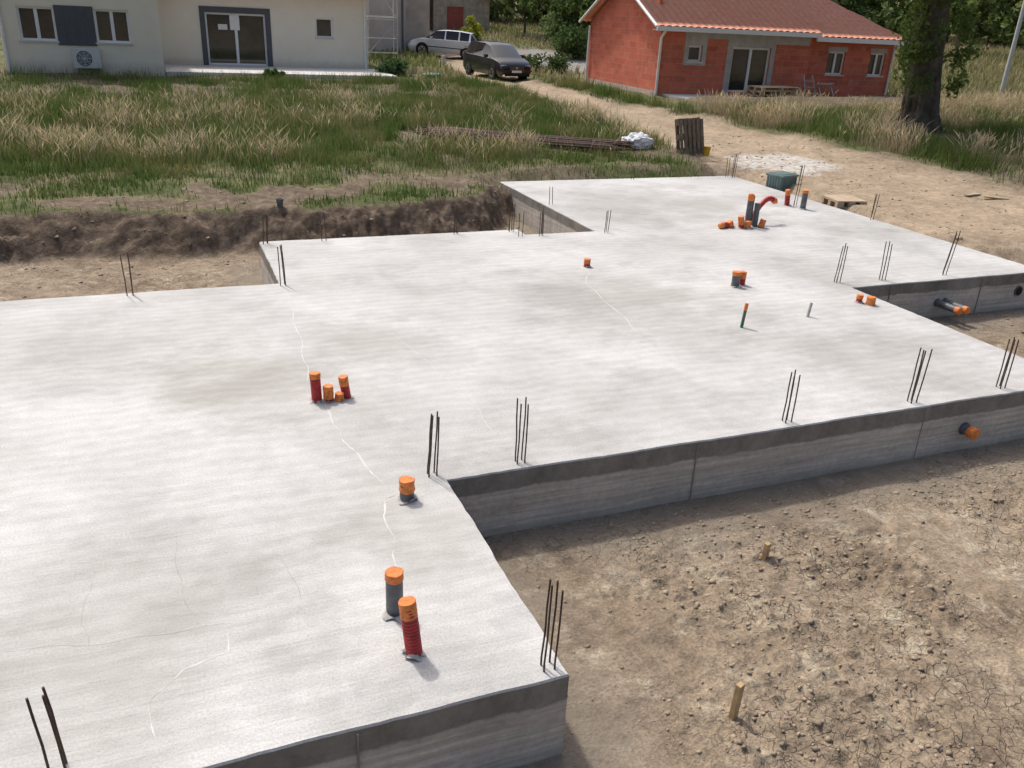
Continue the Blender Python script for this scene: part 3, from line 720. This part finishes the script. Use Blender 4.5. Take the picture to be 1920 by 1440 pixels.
tile,nt,bs=newmat('roof_tile'); tc=node(nt,'ShaderNodeTexCoord').outputs['Object']
cc=ramp(nt,noi(nt,tc,5,5,.75),[(.33,(.90,.33,.20)),(.5,(.95,.42,.27)),(.68,(.97,.53,.38))])
nt.links.new(cc,bs.inputs['Base Color']); bs.inputs['Roughness'].default_value=.7
oldtile=simple('old_roof_tile',(.46,.25,.17),.9,.35,4)
def roof_grid(name,o,u,v,LU,LV,parent,mat,shape=None,pitch=.30,row=.36):
    o=np.array(o,float);u=np.array(u,float);v=np.array(v,float);nrm=np.cross(u,v); nrm/=np.linalg.norm(nrm)
    if nrm[2]<0: nrm=-nrm
    nu=int(LU/pitch*6)+1; us=np.linspace(0,LU,nu); vs=[]
    k=0
    while k*row<LV-1e-6: vs+= [(k*row,.02),(min(LV,(k+1)*row)-.002,.0)]; k+=1
    V=[]
    for (b,hh) in vs:
        for a in us:
            aa=a
            if shape: lo,hi=shape(b); aa=lo+(hi-lo)*a/LU
            V.append(o+u*aa+v*b+nrm*(hh+.045*abs(math.sin(math.pi*aa/pitch))+.02))
    m=len(vs); I=np.arange(m*nu).reshape(m,nu)
    F=np.stack([I[:-1,:-1],I[:-1,1:],I[1:,1:],I[1:,:-1]],-1).reshape(-1,4)
    return qmesh(name,V,F,mat,parent=parent)
def wall(mb,x0,x1,z0,z1,y,holes,dep=.16,mi=0,ri=None):
    xs_=sorted({x0,x1}|{h[0] for h in holes}|{h[1] for h in holes}); zs_=sorted({z0,z1}|{h[2] for h in holes}|{h[3] for h in holes})
    for a,b in zip(xs_[:-1],xs_[1:]):
        for c,d in zip(zs_[:-1],zs_[1:]):
            mx,mz=(a+b)/2,(c+d)/2
            if any(h[0]<mx<h[1] and h[2]<mz<h[3] for h in holes): continue
            mb.add([(a,y,c),(b,y,c),(b,y,d),(a,y,d)],[(0,1,2,3)],mi)
    for h in holes:
        a,b,c,d=h[:4]; q=y+dep; r=mi if ri is None else ri
        mb.add([(a,y,c),(a,y,d),(a,q,d),(a,q,c)],[(0,1,2,3)],r); mb.add([(b,y,c),(b,q,c),(b,q,d),(b,y,d)],[(0,1,2,3)],r)
        mb.add([(a,y,d),(b,y,d),(b,q,d),(a,q,d)],[(0,1,2,3)],r); mb.add([(a,y,c),(a,q,c),(b,q,c),(b,y,c)],[(0,1,2,3)],r)
def window(par,a,b,c,d,y,leaves_=2,fr=.055,name='window',mat=white,sill=True):
    mb=MB(); q=y+.10
    mb.box(a,b,q+.03,q+.045,c,d,1)
    mb.box(a,a+fr,q-.02,q+.028,c,d,0); mb.box(b-fr,b,q-.02,q+.028,c,d,0)
    mb.box(a+fr,b-fr,q-.02,q+.028,d-fr,d,0); mb.box(a+fr,b-fr,q-.02,q+.028,c,c+fr,0)
    for i in range(1,leaves_):
        x=a+(b-a)*i/leaves_; mb.box(x-fr*.75,x+fr*.75,q-.025,q+.026,c+fr,d-fr,0)
    if sill: mb.box(a-.05,b+.05,y-.05,y+.09,c-.05,c-.001,2)
    mb.obj(name,[mat,glass,conc],par)
bz=.64
H1=empty('beige_house',(0,0,bz))
mb=MB()
lh=[(-5.63,-4.53,.98,2.03),(-3.33,-2.25,.98,2.03)]
wall(mb,-6.2,-1.28,-.4,2.9,29.1,lh); wall(mb,-1.28,6.93,-.4,2.9,33.2,[(.45,2.76,.10,2.04),(4.75,5.48,1.25,2.02)])
for (x,y0,y1) in ((-6.2,29.1,40.),(-1.28,29.1,33.2),(6.93,33.2,40)): mb.add([(x,y0,-.4),(x,y1,-.4),(x,y1,2.9),(x,y0,2.9)],[(0,1,2,3)])
mb.add([(-6.2,40,-.4),(6.93,40,-.4),(6.93,40,2.9),(-6.2,40,2.9)],[(0,1,2,3)])
mb.add([(-6.2,33.2,2.9),(-6.2,40,2.9),(-6.2,36.6,4.4)],[(0,1,2)]); mb.add([(6.93,33.2,2.9),(6.93,40,2.9),(6.93,36.6,4.4)],[(0,1,2)])
mb.add([(-6.2,29.1,2.9),(-1.28,29.1,2.9),(-3.74,29.1,3.98)],[(0,1,2)])
mb.obj('walls',beige,H1)
mb=MB(); mb.box(-4.52,-3.34,29.06,29.098,.86,2.1,0)
for i in range(1,4): mb.box(-4.52+i*.295-.006,-4.52+i*.295+.006,29.052,29.059,.86,2.1,0)
mb.obj('dark_panel',anth,H1)
window(H1,-5.63,-4.53,.98,2.03,29.1,2,.07); window(H1,-3.33,-2.25,.98,2.03,29.1,2,.07); window(H1,4.75,5.48,1.25,2.02,33.2,1,.07)
window(H1,.45,2.76,.10,2.04,33.2,2,.07,'sliding_door',sill=False)
mb=MB(); mb.box(.25,.45,33.17,33.3,.085,2.26); mb.box(2.76,2.96,33.17,33.3,.085,2.26); mb.box(.45,2.76,33.17,33.3,2.04,2.26); mb.obj('door_surround',anth,H1)
paper=simple('paper',(.8,.79,.74),.8,.04)
mb=MB(); mb.box(.93,1.28,33.308,33.318,1.42,1.62); mb.box(1.38,1.75,33.26,33.27,1.42,2.0); mb.obj('paper_notice',paper,H1)
mb=MB(); mb.box(-1.25,7.2,29.25,33.19,-.3,.08); mb.obj('terrace',conc,H1,bevel=.01)
mb=MB(); mb.tube([(-6.12,29.03,-.2),(-6.12,29.03,2.9)],.05,10); mb.tube([(6.8,33.13,.0),(6.8,33.13,2.9)],.05,10); mb.obj('downpipe',white,H1)
rs=math.hypot(3.9,1.75)
roof_grid('roof_front',(-6.5,32.7,2.85),(1,0,0),(0,3.9/rs,1.75/rs),13.8,rs,H1,tile); roof_grid('roof_back',(-6.5,40.5,2.85),(1,0,0),(0,-3.9/rs,1.75/rs),13.8,rs,H1,tile)
r2=math.hypot(2.76,1.3)
roof_grid('wing_roof_left',(-6.5,28.7,2.85),(0,1,0),(2.76/r2,0,1.3/r2),7,r2,H1,tile); roof_grid('wing_roof_right',(-.98,28.7,2.85),(0,1,0),(-2.76/r2,0,1.3/r2),7,r2,H1,tile)
AC=empty('air_conditioner_unit',(-4.12,28.75,bz))
mb=MB(); mb.box(0,.84,0,.3,.16,.80,0); mb.box(.1,.16,0,.3,0,.158,1); mb.box(.68,.74,0,.3,0,.158,1)
mb.obj('casing',[simple('ac_white',(.62,.62,.6),.5,.05),anth],AC,bevel=.012)
mb=MB()
for r in (.25,.2,.15,.1,.05): mb.tube([(.34+r*math.cos(t),-.012,.48+r*math.sin(t)) for t in np.linspace(0,6.2832,25)],.008,5,0,False)
for k in range(8): a=k*math.pi/4; mb.tube([(.34,-.012,.48),(.34+.25*math.cos(a),-.012,.48+.25*math.sin(a))],.006,5)
mb.obj('fan_grille',white,AC)
mb=MB(); mb.tube([(.34,-.002,.48),(.34,-.006,.48)],.255,28,0); mb.obj('fan_opening',blk,AC)

brick,nt,bs=newmat('red_hollow_brick'); tc=node(nt,'ShaderNodeTexCoord').outputs['Object']
spx=node(nt,'ShaderNodeSeparateXYZ'); nt.links.new(tc,spx.inputs[0]); cmb=node(nt,'ShaderNodeCombineXYZ')
nt.links.new(math_(nt,'ADD',spx.outputs[0],spx.outputs[1]),cmb.inputs[0]); nt.links.new(spx.outputs[2],cmb.inputs[1])
bt=node(nt,'ShaderNodeTexBrick'); bt.inputs['Scale'].default_value=1; bt.inputs['Brick Width'].default_value=.5; bt.inputs['Row Height'].default_value=.22; bt.inputs['Mortar Size'].default_value=.008
bt.inputs['Color1'].default_value=(.66,.175,.10,1); bt.inputs['Color2'].default_value=(.52,.125,.072,1); bt.inputs['Mortar'].default_value=(.47,.25,.18,1); nt.links.new(cmb.outputs[0],bt.inputs['Vector'])
cc=mixc(nt,.6,bt.outputs['Color'],ramp(nt,noi(nt,tc,1.3,5,.7),[(.3,.7),(.7,1.2)]),'MULTIPLY')
cc=mixc(nt,ramp(nt,noi(nt,tc,5,5,.75),[(.56,0.0),(.70,.6)]),cc,(.52,.38,.31))
nt.links.new(cc,bs.inputs['Base Color']); bs.inputs['Roughness'].default_value=.9
ccol=simple('raw_concrete',(.44,.41,.375),.9,.2,3)
H2=empty('brick_house',(15.83,24.25,.62),R(-2.5)); EV=2.44; DP=6.4
mb=MB()
W1=[(1.22,1.82,1.18,1.75),(3.15,4.86,.12,1.75)]
W2=[(7.75,8.6,.85,1.72),(9.85,10.6,.85,1.72)]
wall(mb,0,6.7,-.5,EV,0,W1); wall(mb,6.7,10.95,-.5,EV-.05,.25,W2)
def side(x,y0,y1,z1): mb.add([(x,y0,-.5),(x,y1,-.5),(x,y1,z1),(x,y0,z1)],[(0,1,2,3)])
side(0,0,DP,EV); side(6.7,0,.25,EV); side(10.95,.25,DP,EV-.05)
mb.add([(0,0,EV),(0,DP,EV),(0,DP/2,EV+1.55)],[(0,1,2)]); mb.add([(6.7,0,EV),(6.7,DP,EV),(6.7,DP/2,EV+1.5)],[(0,1,2)])
mb.add([(0,DP,-.5),(10.95,DP,-.5),(10.95,DP,EV-.05),(0,DP,EV-.05)],[(0,1,2,3)])
mb.obj('walls',brick,H2)
mb=MB()
for a,b,c,d in ((1.05,1.22,1.05,2.3),(1.82,2.0,1.05,2.3),(1.22,1.82,1.75,2.3),(1.22,1.82,1.05,1.175),(2.9,3.15,.0,2.25),(4.86,5.05,.0,2.25),(3.15,4.86,1.75,2.25)): mb.box(a,b,-.012,.02,c,d)
mb.box(5.05,6.6,-.010,.02,1.9,2.2); mb.box(-.012,.02,.0,DP,-.5,.10); mb.box(2.0,2.9,-.008,.01,2.0,2.3)
mb.box(7.7,8.65,.238,.26,1.722,1.9); mb.box(9.8,10.65,.238,.26,1.722,1.9)
mb.obj('concrete_lintels',ccol,H2)
window(H2,1.22,1.82,1.18,1.75,0,1,.07); window(H2,3.15,4.86,.12,1.75,0,2,.07,'patio_door',sill=False)
window(H2,7.75,8.6,.85,1.72,.25,2,.06); window(H2,9.85,10.6,.85,1.72,.25,2,.06)
ov=.35; hs_=DP/2+ov; rise=1.55*(hs_)/(DP/2); rl=math.hypot(hs_,rise); ez=EV-1.55*ov/(DP/2)+.06
roof_grid('roof_front',(-.35,-ov,ez),(1,0,0),(0,hs_/rl,rise/rl),7.1,rl,H2,tile); roof_grid('roof_back',(-.35,DP+ov,ez),(1,0,0),(0,-hs_/rl,rise/rl),7.1,rl,H2,tile)
hip=lambda b:(0,4.55-.62*b)
roof_grid('side_roof_front',(6.76,.25-ov,ez-.12),(1,0,0),(0,hs_/rl,rise/rl),4.55,rl*.93,H2,tile,shape=hip); roof_grid('side_roof_back',(6.76,DP+ov,ez-.12),(1,0,0),(0,-hs_/rl,rise/rl),4.55,rl*.96,H2,tile,shape=hip)
hl=rl*.94
hv=np.array([-2.3/ hl,0,rise*.93/hl]); hv/=np.linalg.norm(hv)
roof_grid('side_roof_hip',(11.3,DP+ov,ez-.14),(0,-1,0),tuple(hv),DP+2*ov-.25,2.8,H2,tile,shape=lambda b:(1.32*b*.95,DP+2*ov-.25-1.25*b*.95))
mb=MB(); mb.box(-.4,6.76,-ov-.09,-ov-.002,ez-.12,ez+.04); mb.box(6.78,11.35,.25-ov-.09,.25-ov-.002,ez-.26,ez-.09)
mb.tube([(-.38,-ov,ez+.02),(-.38,DP/2,ez+rise+.02)],.06,6); mb.tube([(-.38,DP+ov,ez+.02),(-.38,DP/2,ez+rise+.02)],.06,6)
mb.tube([(-.02,-ov-.04,ez-.1),(.0,-.07,ez-.35),(.0,-.07,-.3)],.05,10); mb.tube([(-.08,DP-.1,ez-.1),(-.08,DP-.1,-.1)],.05,10)
mb.tube([(10.9,-.1,ez-.2),(10.9,.17,ez-.4),(10.9,.17,-.3)],.045,10)
mb.box(-.35,6.7,-ov+.001,-.001,ez-.1,ez-.08); mb.obj('gutter_and_fascia',white,H2)
mb=MB(); mb.tube([(-.4,DP/2,ez+rise+.05),(6.8,DP/2,ez+rise+.05)],.1,8); mb.tube([(6.8,DP/2+.1,ez+rise-.2),(9.1,DP/2+.1,ez+rise-.2)],.1,8)
for x,y in ((.5,1.2),(5.6,2.2)):
    z=ez+rise*(y+ov)/hs_; mb.tube([(x,y,z-.1),(x,y,z+.3)],.08,10); mb.tube([(x,y,z+.28),(x,y,z+.38)],.12,10)
mb.obj('ridge_and_vents',simple('ridge_tile',(.62,.2,.11),.8,.2,5),H2)
mb=MB(); mb.box(.3,6.9,-1.9,-.013,-.35,.02); mb.obj('terrace',conc,H2,bevel=.01)
c_,s_=math.cos(R(-2.5)),math.sin(R(-2.5))
def h2w(x,y): return (15.83+x*c_-y*s_,24.25+x*s_+y*c_)
x,y=h2w(4.4,-1.2); mb=MB()
for i in range(3): pallet(mb,Matrix.Translation((x,y,.645+.145*i))@Matrix.Rotation(.05*i,4,'Z'),1.9,.9)
mb.obj('wooden_pallet_stack',pwood)
x,y=h2w(9.0,-1.4); mb=MB()
for i in range(7): mb.box(-1.3,1.3,-.5+.15*i,-.38+.15*i,.02+.05*(i%3),.07+.05*(i%3),0,Matrix.Translation((x,y,th(x,y)))@Matrix.Rotation(.03*i,4,'Z'))
mb.obj('timber_plank_pile',dwood)
alu=simple('galvanised_steel',(.42,.43,.44),.4,.15,metal=.6)
x,y=h2w(6.0,-1.0); mb=MB(); z=.64
for sx in (-.25,.25):
    mb.tube([(x+sx,y-.4,z),(x+sx*.8,y,z+.85)],.02,6); mb.tube([(x+sx,y+.4,z),(x+sx*.8,y,z+.85)],.02,6)
for t in (.25,.5,.75): mb.box(x-.24,x+.24,y-.4+.4*t-.05,y-.4+.4*t+.05,z+.85*t,z+.85*t+.02)
mb.obj('step_ladder',alu)
x,y=h2w(6.8,-1.1); mb=MB()
for dx in (-.3,.3):
    mb.tube([(x+dx,y-.3,z),(x+dx,y+.1,z+.6)],.018,6); mb.tube([(x+dx,y+.3,z),(x+dx,y-.1,z+.6)],.018,6)
mb.tube([(x-.4,y,z+.55),(x+.4,y,z+.55)],.025,6); mb.obj('trestle',alu)

gz=th(11,47)
H3=empty('grey_rendered_house',(0,0,gz-.1))
mb=MB(); mb.box(3,12.0,46,54,0,6.2); mb.add([(3,46,6.2),(3,54,6.2),(3,50,8)],[(0,1,2)]); mb.add([(12,46,6.2),(12,54,6.2),(12,50,8)],[(0,1,2)]); mb.obj('walls',beige2,H3)
mb=MB(); mb.box(12.002,14.3,49,54,0,5.2); mb.obj('side_walls',simple('old_render',(.52,.46,.385),.95,.2,1.5,bst=.3),H3)
rs=math.hypot(4.4,2); roof_grid('roof_front',(2.7,45.6,6.05),(1,0,0),(0,4.4/rs,2/rs),9.6,rs,H3,oldtile); roof_grid('roof_back',(2.7,54.4,6.05),(1,0,0),(0,-4.4/rs,2/rs),9.6,rs,H3,oldtile)
mb=MB(); mb.box(12.01,14.6,48.6,54.3,5.2,5.4); mb.obj('side_roof',oldtile,H3)
mb=MB(); mb.tube([(11.8,45.93,0),(11.8,45.93,6)],.06,10); mb.tube([(12.6,48.93,0),(12.6,48.93,5.1)],.05,10); mb.obj('downpipe',simple('zinc',(.10,.10,.11),.5),H3)
window(H3,9.6,10.6,3.6,4.8,45.88,2)
z=th(20,60); H4=empty('stone_outbuilding',(20.0,60,z-.1),R(-8))
stone=simple('rubble_stone',(.42,.36,.295),.95,.3,3,bst=.6,bd=.03)
mb=MB(); wall(mb,-2.1,2.1,0,2.3,0,[(-1.1,.15,0.05,1.75)]); mb.add([(-2.1,0,2.3),(2.1,0,2.3),(-2.1,0,3.9)],[(0,1,2)])
mb.add([(2.1,0,0),(2.1,6,0),(2.1,6,2.3),(2.1,0,2.3)],[(0,1,2,3)]); mb.add([(-2.1,0,0),(-2.1,6,0),(-2.1,6,3.9),(-2.1,0,3.9)],[(0,1,2,3)]); mb.add([(-2.1,6,0),(2.1,6,0),(2.1,6,2.3),(-2.1,6,3.9)],[(0,1,2,3)])
mb.obj('walls',stone,H4)
mb=MB(); redd=simple('red_door_paint',(.36,.09,.07),.7,.15)
for i in range(6): mb.box(-1.1+i*.208,-1.1+i*.208+.2,.08,.12,.05,1.75)
mb.obj('red_door',redd,H4)
rs=math.hypot(4.7,1.75); roof_grid('roof',(2.45,-.3,2.2),(0,1,0),(-4.7/rs,0,1.75/rs),6.6,rs,H4,oldtile)
mb=MB(); mb.box(-6,-2.6,-.5,4,0,6); mb.obj('taller_wing',stone,H4)
sx,sy=9.55,41.3; z=th(sx,sy); mb=MB()
for dx in (0,1.5):
    for dy in (0,.8): mb.tube([(sx+dx-.75,sy+dy,z),(sx+dx-.75,sy+dy,z+4.6)],.028,6)
for hh in (.3,1.0,1.9,2.0,2.9,3.9):
    for dy in (0,.8): mb.tube([(sx-.75,sy+dy,z+hh),(sx+.75,sy+dy,z+hh)],.022,6)
    for dx in (-.75,.75): mb.tube([(sx+dx,sy,z+hh),(sx+dx,sy+.8,z+hh)],.022,6)
mb.tube([(sx-.75,sy,z+.3),(sx+.75,sy,z+1.9)],.018,6); mb.tube([(sx+.75,sy,z+2.0),(sx-.75,sy,z+3.9)],.018,6)
mb.box(sx-.72,sx+.72,sy+.03,sy+.77,z+2.02,z+2.06)
mb.obj('scaffolding',simple('scaffold_paint',(.62,.6,.56),.5,.1))
mb=MB(); x,y=11.0,35.5; z=th(x,y); mb.box(x-.08,x+.08,y-.06,y+.06,z-.1,z+.6); mb.obj('boundary_post',simple('post_cream',(.6,.56,.45),.8),bevel=.02)
mb=MB(); x,y=34.9,25.2; z=th(x,y); mb.tube([(x,y,z-.3),(x+.03,y,z+7.2)],[.1,.08],10); mb.box(x-.25,x+.3,y-.04,y+.04,z+6.8,z+6.9); mb.tube([(x+.25,y,z+6.9),(x+.25,y,z+7.05)],.03,8); mb.obj('utility_pole',simple('grey_pole',(.55,.55,.54),.7,.1))
for i in range(7):
    mb=MB(); x,y=30+i*3.2,33+i*1.4; z=th(x,y); mb.tube([(x,y,z-.2),(x,y,z+1.1)],.045,7); mb.obj('fence_post',dwood)

# ------------------------------------------------------------ cars
tyre=simple('tyre_rubber',(.02,.02,.02),.85); rimm=simple('alloy_rim',(.45,.46,.47),.35,.1,metal=.8)
cgl,nt,bs=newmat('car_glass'); bs.inputs['Base Color'].default_value=(.012,.014,.015,1); bs.inputs['Roughness'].default_value=.05
lamp=simple('headlamp_glass',(.55,.57,.6),.15,.1); tail=simple('tail_lamp',(.4,.02,.02),.3)
def car(name,x,y,heading,paint,L,W,ST,sc_,wb,rw):
    z=th(x,y); E=empty(name,(x,y,z),heading); E.scale=(sc_,sc_,sc_)
    zf_=th(x+math.cos(heading)*1.2,y+math.sin(heading)*1.2); zr=th(x-math.cos(heading)*1.2,y-math.sin(heading)*1.2)
    E.location.z=(zf_+zr)/2+.01; E.rotation_euler=(0,-math.atan2(zf_-zr,2.4),heading)
    mb=MB(); n=len(ST); hw=W/2
    rings=[]
    for (s,zb,belt,roof,wm,wr,_) in ST:
        w=hw*wm
        half=[(w*.90,zb),(w*.985,zb+.14),(w,zb+(belt-zb)*.55),(w*.975,belt-.02),(w*.95,belt),(hw*wr,roof-.025),(hw*wr*.88,roof),(0,roof+.015)]
        ring=[(s-L/2,a,b) for a,b in half]+[(s-L/2,-a,b) for a,b in half[-2::-1]]
        rings.append(ring)
    m=len(rings[0]); vs=[v for r in rings for v in r]
    for i in range(n-1):
        flag=ST[i][6]
        for k in range(m-1):
            kk=min(k,m-2-k)
            mi=0
            if kk==4 and flag in ('w','x','y'): mi=1
            if kk in(5,6) and flag in('x','y'): mi=1
            a=i*m+k; q=[vs[a],vs[a+1],vs[a+1+m],vs[a+m]]
            mb.add(q,[(0,1,2,3)],mi,False)
    mb.add(rings[0],[tuple(range(m))],0); mb.add(rings[-1],[tuple(range(m))[::-1]],0)
    o=mb.obj('body',[paint,cgl],E)
    bm=bmesh.new(); bm.from_mesh(o.data); bmesh.ops.remove_doubles(bm,verts=bm.verts,dist=.001); bmesh.ops.recalc_face_normals(bm,faces=bm.faces)
    for f in bm.faces: f.smooth=True
    bm.to_mesh(o.data); bm.free()
    es=o.modifiers.new('e','EDGE_SPLIT'); es.split_angle=R(38)
    mb=MB()
    for wx in (-L/2+wb[0],L/2-wb[1]):
        for sd in (-1,1):
            yy=sd*(hw-.10)
            mb.tube([(wx,yy-.11,rw),(wx,yy+.11,rw)],rw,22,0); mb.tube([(wx,yy,rw),(wx,yy+sd*.118,rw)],rw*.66,18,1)
            mb.tube([(wx,yy,rw),(wx,yy+sd*.124,rw)],rw*.14,8,0)
            for k in range(5):
                a=k*2*math.pi/5+.3; mb.box(rw*.15,rw*.58,-.012,.012,-.025,.025,2,Matrix.Translation((wx,yy+sd*.12,rw))@Matrix.Rotation(a,4,'Y'))
            mb.tube([(wx,sd*(hw-.2),rw+.03),(wx,sd*(hw-.004),rw+.03)],rw*1.17,24,2)
    mb.obj('wheels',[tyre,rimm,blk],E)
    mb=MB(); fx=L/2
    for sd in (-1,1):
        mb.box(fx-.34,fx-.08,sd*hw*.74-.14,sd*hw*.74+.14,.60,.73,0); mb.box(-fx+.0,-fx+.14,sd*hw*.80-.1,sd*hw*.80+.1,.72,1.0,1)
        mb.box(fx-1.42,fx-1.28,sd*(hw+.09)-.08,sd*(hw+.09)+.08,ST[7][2]-.02,ST[7][2]+.12,2)
        mb.box(-fx+.5,fx-.6,sd*hw-.01,sd*hw+.01,.50,.54,3)
    mb.box(fx-.06,fx+.015,-.38,.38,.50,.66,3); mb.box(fx-.05,fx+.02,-.6,.6,.24,.38,3)
    for k in range(3): mb.box(fx+.012,fx+.024,-.36,.36,.52+.05*k,.532+.05*k,4)
    mb.tube([(fx+.0,0,.6),(fx+.035,0,.6)],.055,16,4)
    mb.box(fx+.02,fx+.034,-.26,.26,.395,.495,5); mb.box(-fx-.02,-fx,-.26,.26,.55,.65,5)
    mb.obj('lights_and_trim',[lamp,tail,paint,blk,rimm,white],E)
    return E
def carpaint(name,c,rough,metal):
    m,nt,bs=newmat(name); bs.inputs['Roughness'].default_value=rough; bs.inputs['Metallic'].default_value=metal; bs.inputs['Coat Weight'].default_value=.6; bs.inputs['Coat Roughness'].default_value=.08
    tc=node(nt,'ShaderNodeTexCoord').outputs['Object']; nt.links.new(ramp(nt,noi(nt,tc,3,3),[(.3,tuple(x*.92 for x in c)),(.7,tuple(min(1,x*1.06) for x in c))]),bs.inputs['Base Color']); return m
silver=carpaint('silver_paint',(.66,.68,.70),.35,.2); black=carpaint('black_paint',(.008,.009,.012),.18,.0)
GOLF=[(0,.35,.60,.62,.90,.80,''),(.06,.22,.90,.93,.96,.80,''),(.16,.2,.95,.99,.98,.82,'x'),(.52,.2,.95,1.36,1,.70,'n'),(.62,.2,.95,1.40,1,.70,'w'),(1.15,.2,.95,1.44,1,.70,'n'),(1.23,.2,.95,1.445,1,.70,'w'),(1.95,.2,.94,1.44,1,.70,'n'),(2.02,.2,.94,1.435,1,.70,'w'),(2.50,.2,.93,1.38,1,.69,'y'),(3.12,.2,.92,.955,.99,.82,''),(3.6,.2,.86,.88,.97,.80,''),(3.95,.2,.74,.76,.92,.78,''),(4.10,.3,.55,.57,.84,.74,'')]
MPV=[(0,.35,.65,.68,.90,.80,''),(.05,.22,1.0,1.03,.96,.80,''),(.14,.2,1.03,1.08,.98,.84,'x'),(.42,.2,1.03,1.52,1,.72,'n'),(.52,.2,1.03,1.56,1,.72,'w'),(1.20,.2,1.01,1.60,1,.73,'n'),(1.28,.2,1.01,1.605,1,.73,'w'),(2.10,.2,.99,1.60,1,.73,'n'),(2.18,.2,.99,1.59,1,.73,'w'),(2.65,.2,.97,1.50,1,.71,'y'),(3.42,.2,.96,1.0,.99,.83,''),(3.85,.2,.88,.90,.97,.80,''),(4.15,.2,.74,.76,.93,.78,''),(4.27,.3,.56,.58,.86,.74,'')]
car('black_car',12.45,32.3,R(-84),black,4.27,1.78,MPV,.9,(.75,.85),.32)
car('silver_car',13.9,44.4,R(152),silver,4.1,1.73,GOLF,.98,(.72,.82),.31)

# ------------------------------------------------------------ light, world, camera
EL=57
Sdir=Vector((-.32,.95,0)).normalized()*math.cos(R(EL)); Sdir.z=math.sin(R(EL))
w=bpy.data.worlds.new('World'); SC.world=w; w.use_nodes=True; nt=w.node_tree
sky=nt.nodes.new('ShaderNodeTexSky'); sky.sky_type='NISHITA'; sky.sun_disc=False; sky.sun_elevation=R(EL); sky.sun_rotation=math.atan2(Sdir.x,Sdir.y)
sky.air_density=1.0; sky.dust_density=6; sky.ozone_density=.8
bg=nt.nodes['Background']; nt.links.new(sky.outputs[0],bg.inputs[0]); bg.inputs[1].default_value=.15
sl=bpy.data.lights.new('sun','SUN'); sl.energy=2.4; sl.angle=R(3); sl.color=(1,.975,.93)
so=bpy.data.objects.new('sun',sl); so.rotation_euler=(-Sdir).to_track_quat('-Z','Y').to_euler(); so.location=(0,0,30); link(so)
cd=bpy.data.cameras.new('camera'); cam=bpy.data.objects.new('camera',cd); link(cam)
fw=Vector((.3528,.8467,-.3983)).normalized(); rr=Vector((.9294,-.3664,.0446)); rr=(rr-fw*rr.dot(fw)).normalized(); up=rr.cross(fw)
M=Matrix((rr,up,-fw)).transposed().to_4x4(); M.translation=(-1.6502,-5.1034,3.1); cam.matrix_world=M
cd.sensor_width=36; cd.lens=36*1590.2/1920; cd.clip_end=2000; cd.clip_start=.05
SC.camera=cam
